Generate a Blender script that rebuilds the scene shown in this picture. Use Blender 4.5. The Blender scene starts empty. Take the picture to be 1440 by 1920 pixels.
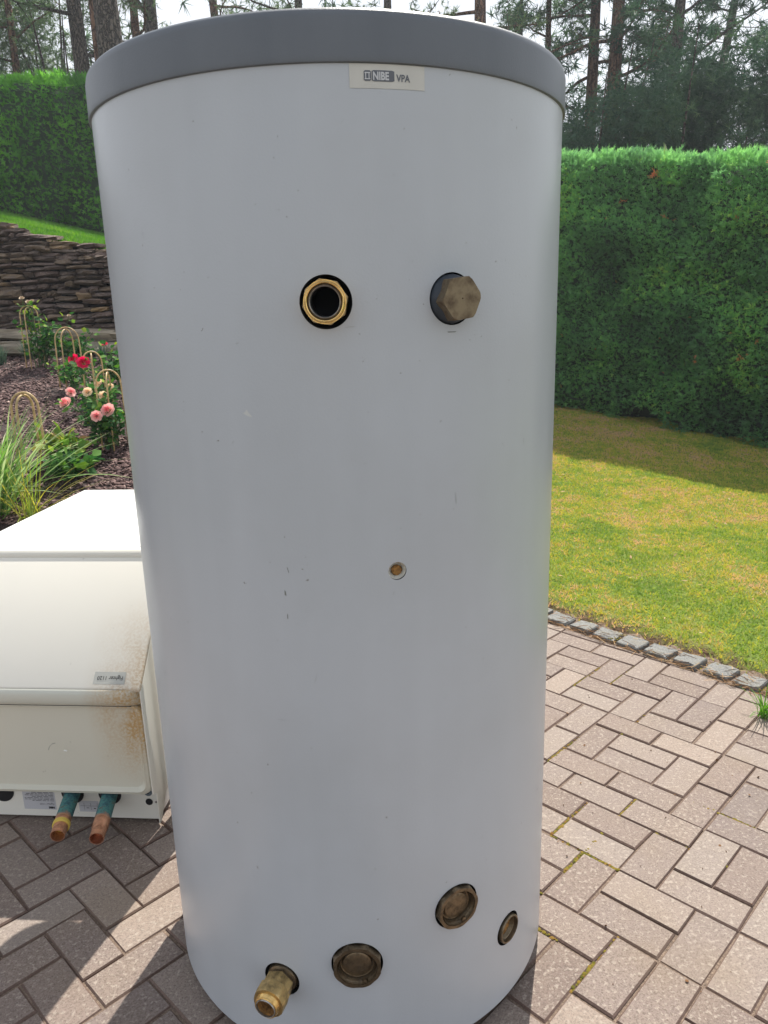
import bpy, math, random
import numpy as np
from mathutils import Vector, Matrix, noise

# ------------------------------------------------------------------ camera, sky, sun, exposure
sc = bpy.context.scene
C = sc.collection
CAMH = 1.42
cd = bpy.data.cameras.new("camera")
cam = bpy.data.objects.new("camera", cd)
C.objects.link(cam)
RT = Vector((0.999582451, -0.0074088861, -0.02792906))
UPV = Vector((0.0288950541, 0.25629975, 0.96616537))
FW = Vector((0.0, 0.96656896, -0.25640681))
RT = FW.cross(UPV).normalized()
UPV = RT.cross(FW).normalized()
mw = Matrix((RT, UPV, -FW)).transposed().to_4x4()
mw.translation = Vector((0, 0, CAMH))
cam.matrix_world = mw
cd.sensor_fit = 'VERTICAL'
cd.sensor_height = 36.0
cd.lens = 36.0 * 1423 / 1920
cd.clip_start = 0.05
cd.clip_end = 2000
sc.camera = cam

SUN_EL = math.radians(54)
SUN_AZ = math.radians(16)
SUN = Vector((math.sin(SUN_AZ) * math.cos(SUN_EL), math.cos(SUN_AZ) * math.cos(SUN_EL), math.sin(SUN_EL)))
w = bpy.data.worlds.new("World")
sc.world = w
w.use_nodes = True
nt = w.node_tree
nt.nodes.clear()
sky = nt.nodes.new("ShaderNodeTexSky")
sky.sky_type = 'NISHITA'
sky.sun_disc = False
sky.sun_elevation = SUN_EL
sky.sun_rotation = SUN_AZ
sky.air_density = 1.0
sky.dust_density = 2.0
sky.ozone_density = 1.0
# thin bright high cloud over the blue
tc = nt.nodes.new("ShaderNodeTexCoord")
nz = nt.nodes.new("ShaderNodeTexNoise")
nz.inputs["Scale"].default_value = 2.2
nz.inputs["Detail"].default_value = 6
mr = nt.nodes.new("ShaderNodeMapRange")
mr.inputs[1].default_value = 0.30
mr.inputs[2].default_value = 0.62
mr.inputs[3].default_value = 0.75
mr.inputs[4].default_value = 0.95
mx = nt.nodes.new("ShaderNodeMix")
mx.data_type = 'RGBA'
mx.inputs["B"].default_value = (8.6, 8.9, 9.4, 1)
bg = nt.nodes.new("ShaderNodeBackground")
bg.inputs["Strength"].default_value = 0.072
wo = nt.nodes.new("ShaderNodeOutputWorld")
L = nt.links.new
L(tc.outputs["Generated"], nz.inputs["Vector"])
L(nz.outputs["Fac"], mr.inputs[0])
sx = nt.nodes.new("ShaderNodeSeparateXYZ")
L(tc.outputs["Generated"], sx.inputs[0])
hz = nt.nodes.new("ShaderNodeMapRange")
hz.inputs[1].default_value = 0.25
hz.inputs[2].default_value = 0.75
hz.inputs[3].default_value = 1.0
hz.inputs[4].default_value = 0.5
L(sx.outputs[2], hz.inputs[0])
mm = nt.nodes.new("ShaderNodeMath")
mm.operation = 'MULTIPLY'
L(mr.outputs[0], mm.inputs[0])
L(hz.outputs[0], mm.inputs[1])
L(mm.outputs[0], mx.inputs["Factor"])
L(sky.outputs[0], mx.inputs["A"])
L(mx.outputs["Result"], bg.inputs["Color"])
L(bg.outputs[0], wo.inputs["Surface"])

sl = bpy.data.lights.new("sun", 'SUN')
sl.energy = 4.2
sl.angle = math.radians(0.5)
sl.color = (1.0, 0.95, 0.87)
so = bpy.data.objects.new("sun", sl)
C.objects.link(so)
so.rotation_euler = SUN.to_track_quat('Z', 'Y').to_euler()
sc.view_settings.view_transform = 'Standard'
sc.view_settings.look = 'None'
sc.view_settings.gamma = 1
sc.view_settings.use_curve_mapping = False
sc.view_settings.exposure = 0.85
sc.render.engine = 'CYCLES'
sc.cycles.max_bounces = 6
sc.cycles.diffuse_bounces = 4

rnd = random.Random(7)
npr = np.random.default_rng(11)


# ------------------------------------------------------------------ materials
class NT:
    """a small builder around one Principled material"""
    def __init__(s, name):
        m = bpy.data.materials.new(name)
        m.use_nodes = True
        s.m = m
        s.t = m.node_tree
        s.p = s.t.nodes["Principled BSDF"]

    def n(s, kind, **kw):
        nd = s.t.nodes.new(kind)
        for k, v in kw.items():
            if hasattr(nd, k):
                setattr(nd, k, v)
        return nd

    def link(s, a, b):
        s.t.links.new(a, b)

    def pos(s):
        return s.n("ShaderNodeNewGeometry").outputs["Position"]

    def objc(s):
        return s.n("ShaderNodeTexCoord").outputs["Object"]

    def scale(s, vec, sc_):
        mp = s.n("ShaderNodeMapping")
        mp.inputs["Scale"].default_value = sc_
        s.link(vec, mp.inputs["Vector"])
        return mp.outputs[0]

    def noise(s, vec, scale, detail=3, rough=0.5):
        nd = s.n("ShaderNodeTexNoise")
        nd.inputs["Scale"].default_value = scale
        nd.inputs["Detail"].default_value = detail
        nd.inputs["Roughness"].default_value = rough
        s.link(vec, nd.inputs["Vector"])
        return nd.outputs["Fac"]

    def ramp(s, fac, stops):
        nd = s.n("ShaderNodeValToRGB")
        el = nd.color_ramp.elements
        while len(el) < len(stops):
            el.new(0.5)
        for e, (p, c) in zip(el, stops):
            e.position = p
            e.color = (*c, 1) if len(c) == 3 else c
        s.link(fac, nd.inputs[0])
        return nd.outputs[0]

    def mrange(s, v, a, b, c=0.0, d=1.0):
        nd = s.n("ShaderNodeMapRange")
        for i, x in enumerate((a, b, c, d)):
            nd.inputs[i + 1].default_value = x
        s.link(v, nd.inputs[0])
        return nd.outputs[0]

    def mix(s, f, a, b, mode='MIX'):
        nd = s.n("ShaderNodeMix")
        nd.data_type = 'RGBA'
        nd.blend_type = mode
        for sock, v in (("Factor", f), ("A", a), ("B", b)):
            if isinstance(v, (int, float)):
                nd.inputs[sock].default_value = v
            elif isinstance(v, tuple):
                nd.inputs[sock].default_value = (*v, 1)
            else:
                s.link(v, nd.inputs[sock])
        return nd.outputs["Result"]

    def math(s, op, a, b=None):
        nd = s.n("ShaderNodeMath")
        nd.operation = op
        for i, v in enumerate((a, b)):
            if v is None:
                continue
            if isinstance(v, (int, float)):
                nd.inputs[i].default_value = v
            else:
                s.link(v, nd.inputs[i])
        return nd.outputs[0]

    def sep(s, v):
        nd = s.n("ShaderNodeSeparateXYZ")
        s.link(v, nd.inputs[0])
        return nd.outputs

    def rand(s):
        return s.n("ShaderNodeObjectInfo").outputs["Random"]

    def attr(s, name):
        nd = s.n("ShaderNodeAttribute")
        nd.attribute_name = name
        return nd.outputs["Fac"]

    def bump(s, h, dist, strength=1.0):
        nd = s.n("ShaderNodeBump")
        nd.inputs["Distance"].default_value = dist
        nd.inputs["Strength"].default_value = strength
        s.link(h, nd.inputs["Height"])
        s.link(nd.outputs[0], s.p.inputs["Normal"])

    def col(s, c):
        if isinstance(c, tuple):
            s.p.inputs["Base Color"].default_value = (*c, 1)
        else:
            s.link(c, s.p.inputs["Base Color"])
        return s

    def pr(s, rough=0.6, metal=0.0, spec=0.5):
        s.p.inputs["Roughness"].default_value = rough
        s.p.inputs["Metallic"].default_value = metal
        s.p.inputs["Specular IOR Level"].default_value = spec
        return s


MATS = {}


def flat(name, c, rough=0.6, metal=0.0, var=0.0, vscale=30, bump=0.0, spec=0.5):
    k = NT(name)
    if var:
        f = k.noise(k.objc(), vscale, 4)
        k.col(k.ramp(f, [(0.3, tuple(x * (1 - var) for x in c)), (0.7, tuple(min(1, x * (1 + var)) for x in c))]))
        if bump:
            k.bump(f, bump)
    else:
        k.col(c)
    k.pr(rough, metal, spec)
    MATS[name] = k.m
    return k.m


# tank jacket: pale grey vinyl, faint vertical wipe marks and stains
k = NT("tank_vinyl")
p = k.objc()
a = k.noise(k.scale(p, (9, 9, 0.9)), 2.0, 4)
b = k.noise(p, 3.1, 5, 0.6)
c1 = k.ramp(a, [(0.25, (0.450, 0.476, 0.502)), (0.75, (0.474, 0.500, 0.526))])
spk = k.noise(p, 120, 2)
c2 = k.mix(k.mrange(b, 0.45, 0.95, 0, 0.35), c1, (0.33, 0.335, 0.325))
c2 = k.mix(k.mrange(spk, 0.74, 0.80, 0, 0.7), c2, (0.17, 0.16, 0.14))
k.col(c2).pr(0.34, 0, 0.5)
k.link(k.mrange(a, 0.2, 0.8, 0.26, 0.36), k.p.inputs["Roughness"])
k.bump(k.noise(p, 260, 2), 0.0004, 0.5)
MATS["tank_vinyl"] = k.m

k = NT("lid_plastic")
p = k.objc()
f = k.noise(k.scale(p, (4, 4, 0.6)), 3, 4)
k.col(k.ramp(f, [(0.3, (0.105, 0.118, 0.134)), (0.7, (0.125, 0.138, 0.154))])).pr(0.42)
k.bump(k.noise(p, 400, 2), 0.0005, 0.6)
MATS["lid_plastic"] = k.m

flat("foam", (0.62, 0.6, 0.52), 0.9, var=0.15, vscale=200)
flat("dark_foam", (0.012, 0.014, 0.018), 0.9)
flat("dark_sleeve", (0.028, 0.036, 0.048), 0.55, var=0.3, vscale=60)
flat("bore_black", (0.004, 0.004, 0.006), 0.7)
flat("rust", (0.26, 0.13, 0.035), 0.9, var=0.6, vscale=220, bump=0.002)
flat("sticker_cream", (0.56, 0.55, 0.50), 0.5, var=0.04, vscale=40)
flat("print_grey", (0.12, 0.13, 0.15), 0.6)
flat("print_pale", (0.55, 0.56, 0.57), 0.6)
flat("scuff_pale", (0.56, 0.57, 0.55), 0.6)
flat("scuff_dark", (0.2, 0.21, 0.19), 0.7)


def metal_mat(name, base, dirt, rough, scale=60, lo=0.4, hi=0.65):
    k = NT(name)
    p = k.objc()
    f = k.noise(p, scale, 5, 0.65)
    k.col(k.mix(k.mrange(f, lo, hi), base, dirt))
    k.p.inputs["Metallic"].default_value = 0.9
    k.link(k.mrange(f, lo, hi, rough, rough + 0.3), k.p.inputs["Roughness"])
    k.bump(f, 0.0012, 0.6)
    MATS[name] = k.m


metal_mat("brass_bright", (0.83, 0.55, 0.20), (0.56, 0.32, 0.10), 0.24, 50, 0.5, 0.8)
metal_mat("brass_dull", (0.62, 0.44, 0.19), (0.26, 0.19, 0.09), 0.34)
metal_mat("bronze_cap", (0.235, 0.185, 0.12), (0.15, 0.112, 0.075), 0.45, 45)
metal_mat("bronze_dark", (0.23, 0.175, 0.11), (0.085, 0.064, 0.042), 0.36, 60, 0.42, 0.7)
metal_mat("steel_ring", (0.5, 0.48, 0.44), (0.2, 0.18, 0.15), 0.35)
metal_mat("copper", (0.68, 0.36, 0.23), (0.36, 0.18, 0.11), 0.38, 45)

# copper pipe with verdigris towards its root
k = NT("copper_verdigris")
p = k.objc()
f = k.noise(p, 42, 5, 0.6)
g = k.noise(p, 18, 3)
z = k.sep(p)[2]
greens = k.ramp(k.noise(p, 34, 5, .75), [(0.35, (0.02, 0.05, 0.06)), (0.46, (0.035, 0.11, 0.13)), (0.54, (0.06, 0.21, 0.19)), (0.60, (0.085, 0.07, 0.055)), (0.72, (0.17, 0.10, 0.065))])
kk = k.math('ADD', k.mrange(z, 0.10, 0.15, 0, 1), k.math('SUBTRACT', f, 0.5))
fac = k.mrange(kk, 0.35, 0.6)
k.col(k.mix(fac, greens, k.mix(k.mrange(f, .4, .7), (0.62, 0.33, 0.21), (0.30, 0.15, 0.09))))
k.link(k.mrange(fac, 0, 1, 0.0, 0.9), k.p.inputs["Metallic"])
k.link(k.mrange(fac, 0, 1, 0.8, 0.38), k.p.inputs["Roughness"])
k.bump(f, 0.002, 0.8)
MATS["copper_verdigris"] = k.m


# heat pump enamel: cream white, with ochre stain running down near one edge (local x 0 = that edge)
def enamel(name, base, stain_amt, rough=0.38):
    k = NT(name)
    p = k.objc()
    f = k.noise(p, 2.2, 4)
    c = k.ramp(f, [(0.3, tuple(x * 0.96 for x in base)), (0.7, base)])
    x, y, z = k.sep(p)[0:3]
    if stain_amt:
        wv = k.noise(k.scale(p, (1, 1, 1)), 150, 3, 0.6)
        big = k.noise(k.scale(p, (1.4, 1.4, 0.7)), 10, 3)
        mxx = k.mrange(x, -0.17, -0.01, 0, 1)
        mz = k.mrange(k.math('ABSOLUTE', k.math('SUBTRACT', z, 0.40)), 0.26, 0.0, 0, 1)
        m0 = k.math('MULTIPLY', k.math('MULTIPLY', mxx, mz), k.mrange(big, 0.3, 0.6, 0.3, 1.1))
        m0 = k.math('MULTIPLY', m0, k.mrange(wv, 0.38, 0.60, 0.35, 1.0))
        m0 = k.math('MINIMUM', k.math('MULTIPLY', m0, stain_amt), 0.9)
        c = k.mix(m0, c, (0.46, 0.27, 0.085))
    sp = k.noise(p, 95, 2)
    c = k.mix(k.mrange(sp, 0.76, 0.80, 0, 0.6), c, (0.2, 0.17, 0.12))
    k.col(c).pr(rough)
    MATS[name] = k.m


enamel("enamel_cream", (0.80, 0.765, 0.67), 0.9)
enamel("enamel_cover", (0.62, 0.60, 0.50), 1.7, 0.45)
enamel("enamel_rail", (0.60, 0.60, 0.52), 1.2, 0.4)
enamel("enamel_side", (0.76, 0.74, 0.66), 0, 0.45)
enamel("enamel_white", (0.86, 0.86, 0.82), 0, 0.35)
flat("label_grey", (0.42, 0.42, 0.38), 0.5)
flat("label_plate", (0.50, 0.50, 0.52), 0.5)
flat("print_black", (0.03, 0.03, 0.03), 0.6)
flat("gasket", (0.05, 0.05, 0.045), 0.8)
flat("grommet", (0.12, 0.15, 0.17), 0.6)
flat("yellow_tape", (0.62, 0.46, 0.08), 0.5)

# concrete pavers, pale pinkish beige with grit
k = NT("paver_concrete")
p = k.pos()
r = k.rand()
f1 = k.noise(p, 125, 5, 0.85)
f2 = k.noise(p, 9, 4, 0.6)
f3 = k.noise(k.scale(p, (1, 1.0, 1)), 150, 4, 0.8)
base = k.ramp(r, [(0.0, (0.155, 0.113, 0.098)), (0.15, (0.212, 0.163, 0.142)), (0.4, (0.246, 0.195, 0.169)), (0.6, (0.193, 0.151, 0.137)), (0.8, (0.268, 0.202, 0.166)), (1.0, (0.179, 0.149, 0.142))])
c = k.mix(k.mrange(f2, 0.35, 0.7, 0, 0.45), base, (0.248, 0.193, 0.148))
c = k.mix(k.mrange(f1, 0.50, 0.60, 0, 0.70), c, (0.277, 0.226, 0.184))
c = k.mix(k.mrange(f3, 0.57, 0.64, 0, 0.72), c, (0.075, 0.049, 0.038))
c = k.mix(k.mrange(k.noise(p, 75, 3), 0.70, 0.76, 0, 0.45), c, (0.070, 0.045, 0.035))
g4 = k.noise(p, 260, 1, 0.5)
g5 = k.noise(p, 95, 2, 0.6)
c = k.mix(k.mrange(g4, 0.36, 0.50, 0.55, 0), c, (0.10, 0.078, 0.064))
c = k.mix(k.mrange(g5, 0.56, 0.66, 0, 0.45), c, (0.45, 0.395, 0.33))
c = k.mix(k.mrange(r, 0.0, 1.0, 0.0, 0.28), c, k.mix(k.mrange(k.math('FRACT', k.math('MULTIPLY', r, 7.3)), .3, .7), (0.13, 0.10, 0.09), (0.36, 0.31, 0.26)))
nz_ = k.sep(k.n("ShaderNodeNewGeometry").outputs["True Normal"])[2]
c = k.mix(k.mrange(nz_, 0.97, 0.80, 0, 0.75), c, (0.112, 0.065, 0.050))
ys = k.noise(p, 2.3, 4)
c = k.mix(k.mrange(ys, 0.55, 0.75, 0, 0.25), c, (0.199, 0.142, 0.075))
k.col(c).pr(0.82, 0, 0.35)
hh = k.math('ADD', k.math('MULTIPLY', f1, 0.5), f3)
k.bump(hh, 0.0016, 0.8)
MATS["paver"] = k.m

k = NT("joint_sand")
p = k.pos()
k.col(k.ramp(k.noise(p, 160, 4, 0.7), [(0.3, (0.086, 0.062, 0.046)), (0.55, (0.198, 0.143, 0.105)), (0.75, (0.335, 0.248, 0.180))])).pr(0.95)
k.bump(k.noise(p, 300, 3), 0.004)
MATS["joint_sand"] = k.m

k = NT("granite")
p = k.pos()
f = k.noise(p, 170, 4, 0.7)
g = k.noise(p, 22, 3)
c = k.ramp(f, [(0.3, (0.077, 0.083, 0.083)), (0.5, (0.185, 0.185, 0.176)), (0.7, (0.275, 0.269, 0.246))])
c = k.mix(k.mrange(g, 0.5, 0.75, 0, 0.55), c, (0.198, 0.173, 0.121))
k.col(c).pr(0.85)
k.bump(k.math('ADD', f, k.math('MULTIPLY', g, 2)), 0.003)
MATS["granite"] = k.m

flat("moss", (0.13, 0.105, 0.02), 1.0, var=0.6, vscale=90, bump=0.006)
flat("straw", (0.36, 0.24, 0.12), 0.9, var=0.4, vscale=30)
flat("bamboo", (0.52, 0.36, 0.17), 0.45, var=0.3, vscale=35)
flat("twig", (0.05, 0.035, 0.022), 0.9, var=0.4)
flat("stem_green", (0.07, 0.11, 0.035), 0.6, var=0.3)


def leafy(name, stops, rough=0.6, trans=0.25, spec=0.2):
    k = NT(name)
    c = k.ramp(k.attr("rnd"), stops)
    k.col(c).pr(rough, 0, spec)
    if trans:
        tr = k.n("ShaderNodeBsdfTranslucent")
        mxs = k.n("ShaderNodeMixShader")
        mxs.inputs[0].default_value = trans
        hs = k.n("ShaderNodeHueSaturation")
        hs.inputs["Saturation"].default_value = 1.15
        hs.inputs["Value"].default_value = 1.8
        k.link(c, hs.inputs["Color"])
        k.link(hs.outputs[0], tr.inputs["Color"])
        k.link(k.p.outputs[0], mxs.inputs[1])
        k.link(tr.outputs[0], mxs.inputs[2])
        out = k.t.nodes["Material Output"]
        k.link(mxs.outputs[0], out.inputs["Surface"])
    MATS[name] = k.m


leafy("thuja", [(0.0, (0.094, 0.191, 0.095)), (0.45, (0.164, 0.330, 0.140)), (0.8, (0.254, 0.480, 0.174)), (0.965, (0.450, 0.611, 0.191)), (0.985, (0.675, 0.248, 0.156)), (1.0, (0.750, 0.313, 0.180))], 0.7, 0.45)
leafy("thuja_fresh", [(0.0, (0.071, 0.193, 0.046)), (0.5, (0.142, 0.335, 0.072)), (1.0, (0.258, 0.515, 0.099))], 0.7, 0.45)
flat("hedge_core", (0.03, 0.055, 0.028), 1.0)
leafy("needles", [(0.0, (0.034, 0.077, 0.051)), (0.5, (0.067, 0.131, 0.073)), (1.0, (0.124, 0.201, 0.091))], 0.6, 0.22)
leafy("needles_light", [(0.0, (0.067, 0.116, 0.060)), (0.5, (0.124, 0.192, 0.091)), (1.0, (0.211, 0.277, 0.118))], 0.6, 0.25)
leafy("grass_blades", [(0.0, (0.162, 0.251, 0.050)), (0.3, (0.270, 0.353, 0.068)), (0.55, (0.410, 0.419, 0.083)), (0.78, (0.540, 0.446, 0.099)), (0.92, (0.540, 0.391, 0.143)), (1.0, (0.605, 0.409, 0.242))], 0.7, 0.3, 0.2)
leafy("grass_lush", [(0.0, (0.058, 0.169, 0.023)), (0.6, (0.111, 0.254, 0.036)), (1.0, (0.195, 0.325, 0.058))], 0.7, 0.3, 0.3)
leafy("stripe_grass", [(0.0, (0.08, 0.19, 0.04)), (0.45, (0.17, 0.31, 0.08)), (0.75, (0.36, 0.44, 0.22)), (1.0, (0.52, 0.52, 0.33))], 0.5, 0.3)
leafy("rose_leaf", [(0.0, (0.023, 0.078, 0.029)), (0.5, (0.046, 0.130, 0.036)), (0.85, (0.117, 0.247, 0.046)), (1.0, (0.286, 0.390, 0.065))], 0.8, 0.22)
leafy("pale_leaf", [(0.0, (0.05, 0.11, 0.03)), (0.4, (0.12, 0.22, 0.04)), (0.75, (0.30, 0.34, 0.06)), (0.92, (0.42, 0.30, 0.14)), (1.0, (0.55, 0.22, 0.06))], 0.5, 0.25)
leafy("lavender_leaf", [(0.0, (0.045, 0.085, 0.06)), (1.0, (0.12, 0.18, 0.12))], 0.7, 0.15)
leafy("petal_red", [(0.0, (0.42, 0.006, 0.035)), (1.0, (0.78, 0.03, 0.13))], 0.55, 0.2)
leafy("petal_pink", [(0.0, (0.72, 0.16, 0.20)), (0.5, (0.84, 0.36, 0.38)), (1.0, (0.88, 0.56, 0.52))], 0.55, 0.2)
leafy("petal_peach", [(0.0, (0.80, 0.50, 0.34)), (1.0, (0.88, 0.74, 0.56))], 0.55, 0.2)
leafy("petal_dry", [(0.0, (0.35, 0.25, 0.17)), (1.0, (0.60, 0.50, 0.38))], 0.8, 0.1)
leafy("bark_chip", [(0.0, (0.043, 0.027, 0.026)), (0.45, (0.119, 0.073, 0.068)), (0.8, (0.239, 0.159, 0.146)), (0.95, (0.420, 0.304, 0.263)), (1.0, (0.638, 0.486, 0.392))], 0.85, 0.0)

k = NT("mulch_soil")
p = k.pos()
f = k.noise(k.scale(p, (1, 1.6, 1)), 55, 5, 0.75)
k.col(k.ramp(f, [(0.3, (0.026, 0.017, 0.016)), (0.55, (0.081, 0.055, 0.051)), (0.8, (0.169, 0.117, 0.107))])).pr(0.95)
k.bump(f, 0.03)
MATS["mulch_soil"] = k.m

k = NT("lawn_turf")
p = k.pos()
f = k.noise(p, 1.3, 5, 0.6)
g = k.noise(p, 70, 4, 0.7)
h_ = k.noise(p, 5.5, 4, 0.6)
c = k.ramp(f, [(0.3, (0.105, 0.188, 0.033)), (0.5, (0.173, 0.247, 0.045)), (0.68, (0.255, 0.270, 0.053))])
c = k.mix(k.mrange(h_, 0.55, 0.72, 0, 0.7), c, (0.323, 0.247, 0.112))
c = k.mix(k.mrange(g, 0.45, 0.7, 0, 0.5), c, (0.075, 0.090, 0.024))
px_, py_ = k.sep(p)[0:2]
dsoil = k.math('ADD', k.math('MULTIPLY', k.math('SUBTRACT', px_, 0.77), 0.7507), k.math('MULTIPLY', k.math('SUBTRACT', py_, 3.34), 0.6606))
dsoil = k.math('ADD', dsoil, k.math('MULTIPLY', k.math('SUBTRACT', k.noise(p, 14, 4), 0.5), 0.25))
c = k.mix(k.mrange(dsoil, 0.09, 0.20, 1, 0), c, k.ramp(k.noise(p, 90, 4, .7), [(0.3, (0.05, 0.032, 0.02)), (0.6, (0.14, 0.09, 0.055)), (0.8, (0.30, 0.22, 0.14))]))
k.col(c).pr(0.95, 0, 0.2)
k.bump(g, 0.02)
MATS["lawn_turf"] = k.m

k = NT("forest_floor")
p = k.pos()
k.col(k.ramp(k.noise(p, 2.0, 5, 0.65), [(0.3, (0.03, 0.035, 0.015)), (0.7, (0.09, 0.075, 0.04))])).pr(0.95)
MATS["forest_floor"] = k.m

k = NT("wall_stone")
p = k.pos()
r = k.rand()
f = k.noise(p, 28, 5, 0.7)
g = k.noise(p, 7, 3, 0.6)
c = k.ramp(r, [(0.0, (0.115, 0.083, 0.070)), (0.4, (0.181, 0.127, 0.106)), (0.7, (0.148, 0.114, 0.093)), (0.93, (0.250, 0.180, 0.116)), (1.0, (0.481, 0.309, 0.142))])
c = k.mix(k.mrange(f, 0.5, 0.72, 0, 0.6), c, (0.378, 0.282, 0.224))
c = k.mix(k.mrange(g, 0.52, 0.7, 0, 0.6), c, (0.084, 0.062, 0.053))
c = k.mix(k.mrange(k.noise(p, 4.3, 4), 0.62, 0.72, 0, 0.5), c, (0.406, 0.275, 0.132))
k.col(c).pr(0.92)
k.bump(f, 0.03)
MATS["wall_stone"] = k.m
flat("ledge_stone", (0.27, 0.225, 0.165), 0.95, var=0.45, vscale=3, bump=0.01)
flat("wall_gap", (0.008, 0.007, 0.006), 1.0)


def bark(name, c1, c2, c3, sc_=24):
    k = NT(name)
    p = k.objc()
    v = k.n("ShaderNodeTexVoronoi")
    v.feature = 'DISTANCE_TO_EDGE'
    v.inputs["Scale"].default_value = sc_
    dn = k.n('ShaderNodeVectorMath'); dn.operation = 'ADD'; nn3 = k.n('ShaderNodeTexNoise'); nn3.inputs['Scale'].default_value = 9; k.link(p, nn3.inputs['Vector']); sv3 = k.n('ShaderNodeVectorMath'); sv3.operation = 'SCALE'; sv3.inputs['Scale'].default_value = .12; k.link(nn3.outputs['Color'], sv3.inputs[0]); k.link(k.scale(p, (1, 1, 0.22)), dn.inputs[0]); k.link(sv3.outputs[0], dn.inputs[1]); k.link(dn.outputs[0], v.inputs["Vector"])
    f = k.noise(k.scale(p, (1, 1, 0.4)), 30, 4, 0.7)
    e = k.mrange(v.outputs["Distance"], 0.0, 0.22)
    c = k.mix(e, c1, k.mix(f, c2, c3))
    k.col(c).pr(0.95)
    k.bump(k.math('ADD', e, k.math('MULTIPLY', f, 0.5)), 0.035)
    MATS[name] = k.m


bark("bark_grey", (0.035, 0.027, 0.022), (0.13, 0.10, 0.085), (0.22, 0.175, 0.145))
bark("bark_red", (0.07, 0.036, 0.024), (0.20, 0.105, 0.068), (0.30, 0.165, 0.105), 15)


# ------------------------------------------------------------------ object helpers
def link(o, parent=None):
    C.objects.link(o)
    if parent is not None:
        o.parent = parent
    return o


def tag(o, label=None, cat=None, group=None, kind=None):
    if label: o["label"] = label
    if cat: o["category"] = cat
    if group: o["group"] = group
    if kind: o["kind"] = kind
    return o


def empty(name, loc, rz=0.0):
    o = bpy.data.objects.new(name, None)
    o.empty_display_size = 0.1
    o.location = loc
    o.rotation_euler = (0, 0, rz)
    return link(o)


class MB:
    """verts + faces collector"""
    def __init__(s):
        s.v = []
        s.f = []

    def add(s, vs, fs):
        b = len(s.v)
        s.v += [tuple(x) for x in vs]
        s.f += [tuple(b + i for i in f) for f in fs]
        return s

    def box(s, lo, hi):
        x0, y0, z0 = lo
        x1, y1, z1 = hi
        return s.add([(x0, y0, z0), (x1, y0, z0), (x1, y1, z0), (x0, y1, z0), (x0, y0, z1), (x1, y0, z1), (x1, y1, z1), (x0, y1, z1)],
                     [(0, 3, 2, 1), (4, 5, 6, 7), (0, 1, 5, 4), (1, 2, 6, 5), (2, 3, 7, 6), (3, 0, 4, 7)])

    def lathe(s, prof, n=48, close=False, M=None, phase=0.0, cap0=True):
        """prof: (r,z); around Z"""
        vs = []
        for (r, z) in prof:
            for i in range(n):
                t = 2 * math.pi * i / n + phase
                q = Vector((r * math.cos(t), r * math.sin(t), z))
                vs.append(M @ q if M else q)
        fs = []
        m = len(prof)
        for j in range(m - 1 + (1 if close else 0)):
            for i in range(n):
                a = j * n + i
                b = j * n + (i + 1) % n
                c = ((j + 1) % m) * n + (i + 1) % n
                d = ((j + 1) % m) * n + i
                fs.append((a, b, c, d))
        if not close:
            if cap0 and prof[0][0] > 1e-6: fs.append(tuple(range(n - 1, -1, -1)))
            if prof[-1][0] > 1e-6: fs.append(tuple((m - 1) * n + i for i in range(n)))
        return s.add(vs, fs)

    def tube(s, pts, rad, n=8, caps=True):
        pts = [Vector(p) for p in pts]
        if not hasattr(rad, '__len__'): rad = [rad] * len(pts)
        vs = []
        prev = None
        for i, p_ in enumerate(pts):
            d = (pts[min(i + 1, len(pts) - 1)] - pts[max(i - 1, 0)]).normalized()
            if prev is None:
                u = d.orthogonal().normalized()
            else:
                u = (prev - d * prev.dot(d)).normalized()
            prev = u
            v_ = d.cross(u)
            for j in range(n):
                t = 2 * math.pi * j / n
                vs.append(p_ + (u * math.cos(t) + v_ * math.sin(t)) * rad[i])
        fs = []
        for i in range(len(pts) - 1):
            for j in range(n):
                fs.append((i * n + j, i * n + (j + 1) % n, (i + 1) * n + (j + 1) % n, (i + 1) * n + j))
        if caps:
            fs.append(tuple(range(n - 1, -1, -1)))
            fs.append(tuple((len(pts) - 1) * n + j for j in range(n)))
        return s.add(vs, fs)

    def build(s, name, mat, parent=None, smooth=False, angle=None):
        me = bpy.data.meshes.new(name)
        me.from_pydata(s.v, [], s.f)
        me.materials.append(MATS[mat])
        if smooth:
            me.polygons.foreach_set("use_smooth", [True] * len(me.polygons))
            if angle: me.set_sharp_from_angle(angle=math.radians(angle))
        me.update()
        return link(bpy.data.objects.new(name, me), parent)


def scatter_mesh(name, mat, tv, tf, mats, rndv, parent=None, extra=None):
    """tv (k,3) template verts, tf list of equal-size faces, mats (N,3,3) rot*scale, pos (N,3)"""
    R, P = mats
    N = len(P)
    kv = len(tv)
    V = np.einsum('nij,kj->nki', R, tv) + P[:, None, :]
    if extra is not None:
        V = extra(V)
    F = np.array(tf)
    fs = F.shape[1]
    FF = (F[None] + (np.arange(N) * kv)[:, None, None]).reshape(-1, fs)
    me = bpy.data.meshes.new(name)
    me.vertices.add(N * kv)
    me.vertices.foreach_set("co", V.reshape(-1).astype(np.float32))
    me.loops.add(FF.size)
    me.loops.foreach_set("vertex_index", FF.reshape(-1).astype(np.int32))
    me.polygons.add(len(FF))
    me.polygons.foreach_set("loop_start", (np.arange(len(FF)) * fs).astype(np.int32))
    at = me.attributes.new("rnd", 'FLOAT', 'POINT')
    rv = np.asarray(rndv)
    if rv.ndim == 1:
        rv = np.repeat(rv, kv)
    at.data.foreach_set("value", rv.reshape(-1).astype(np.float32))
    me.materials.append(MATS[mat])
    me.update(calc_edges=True)
    return link(bpy.data.objects.new(name, me), parent)


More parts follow.
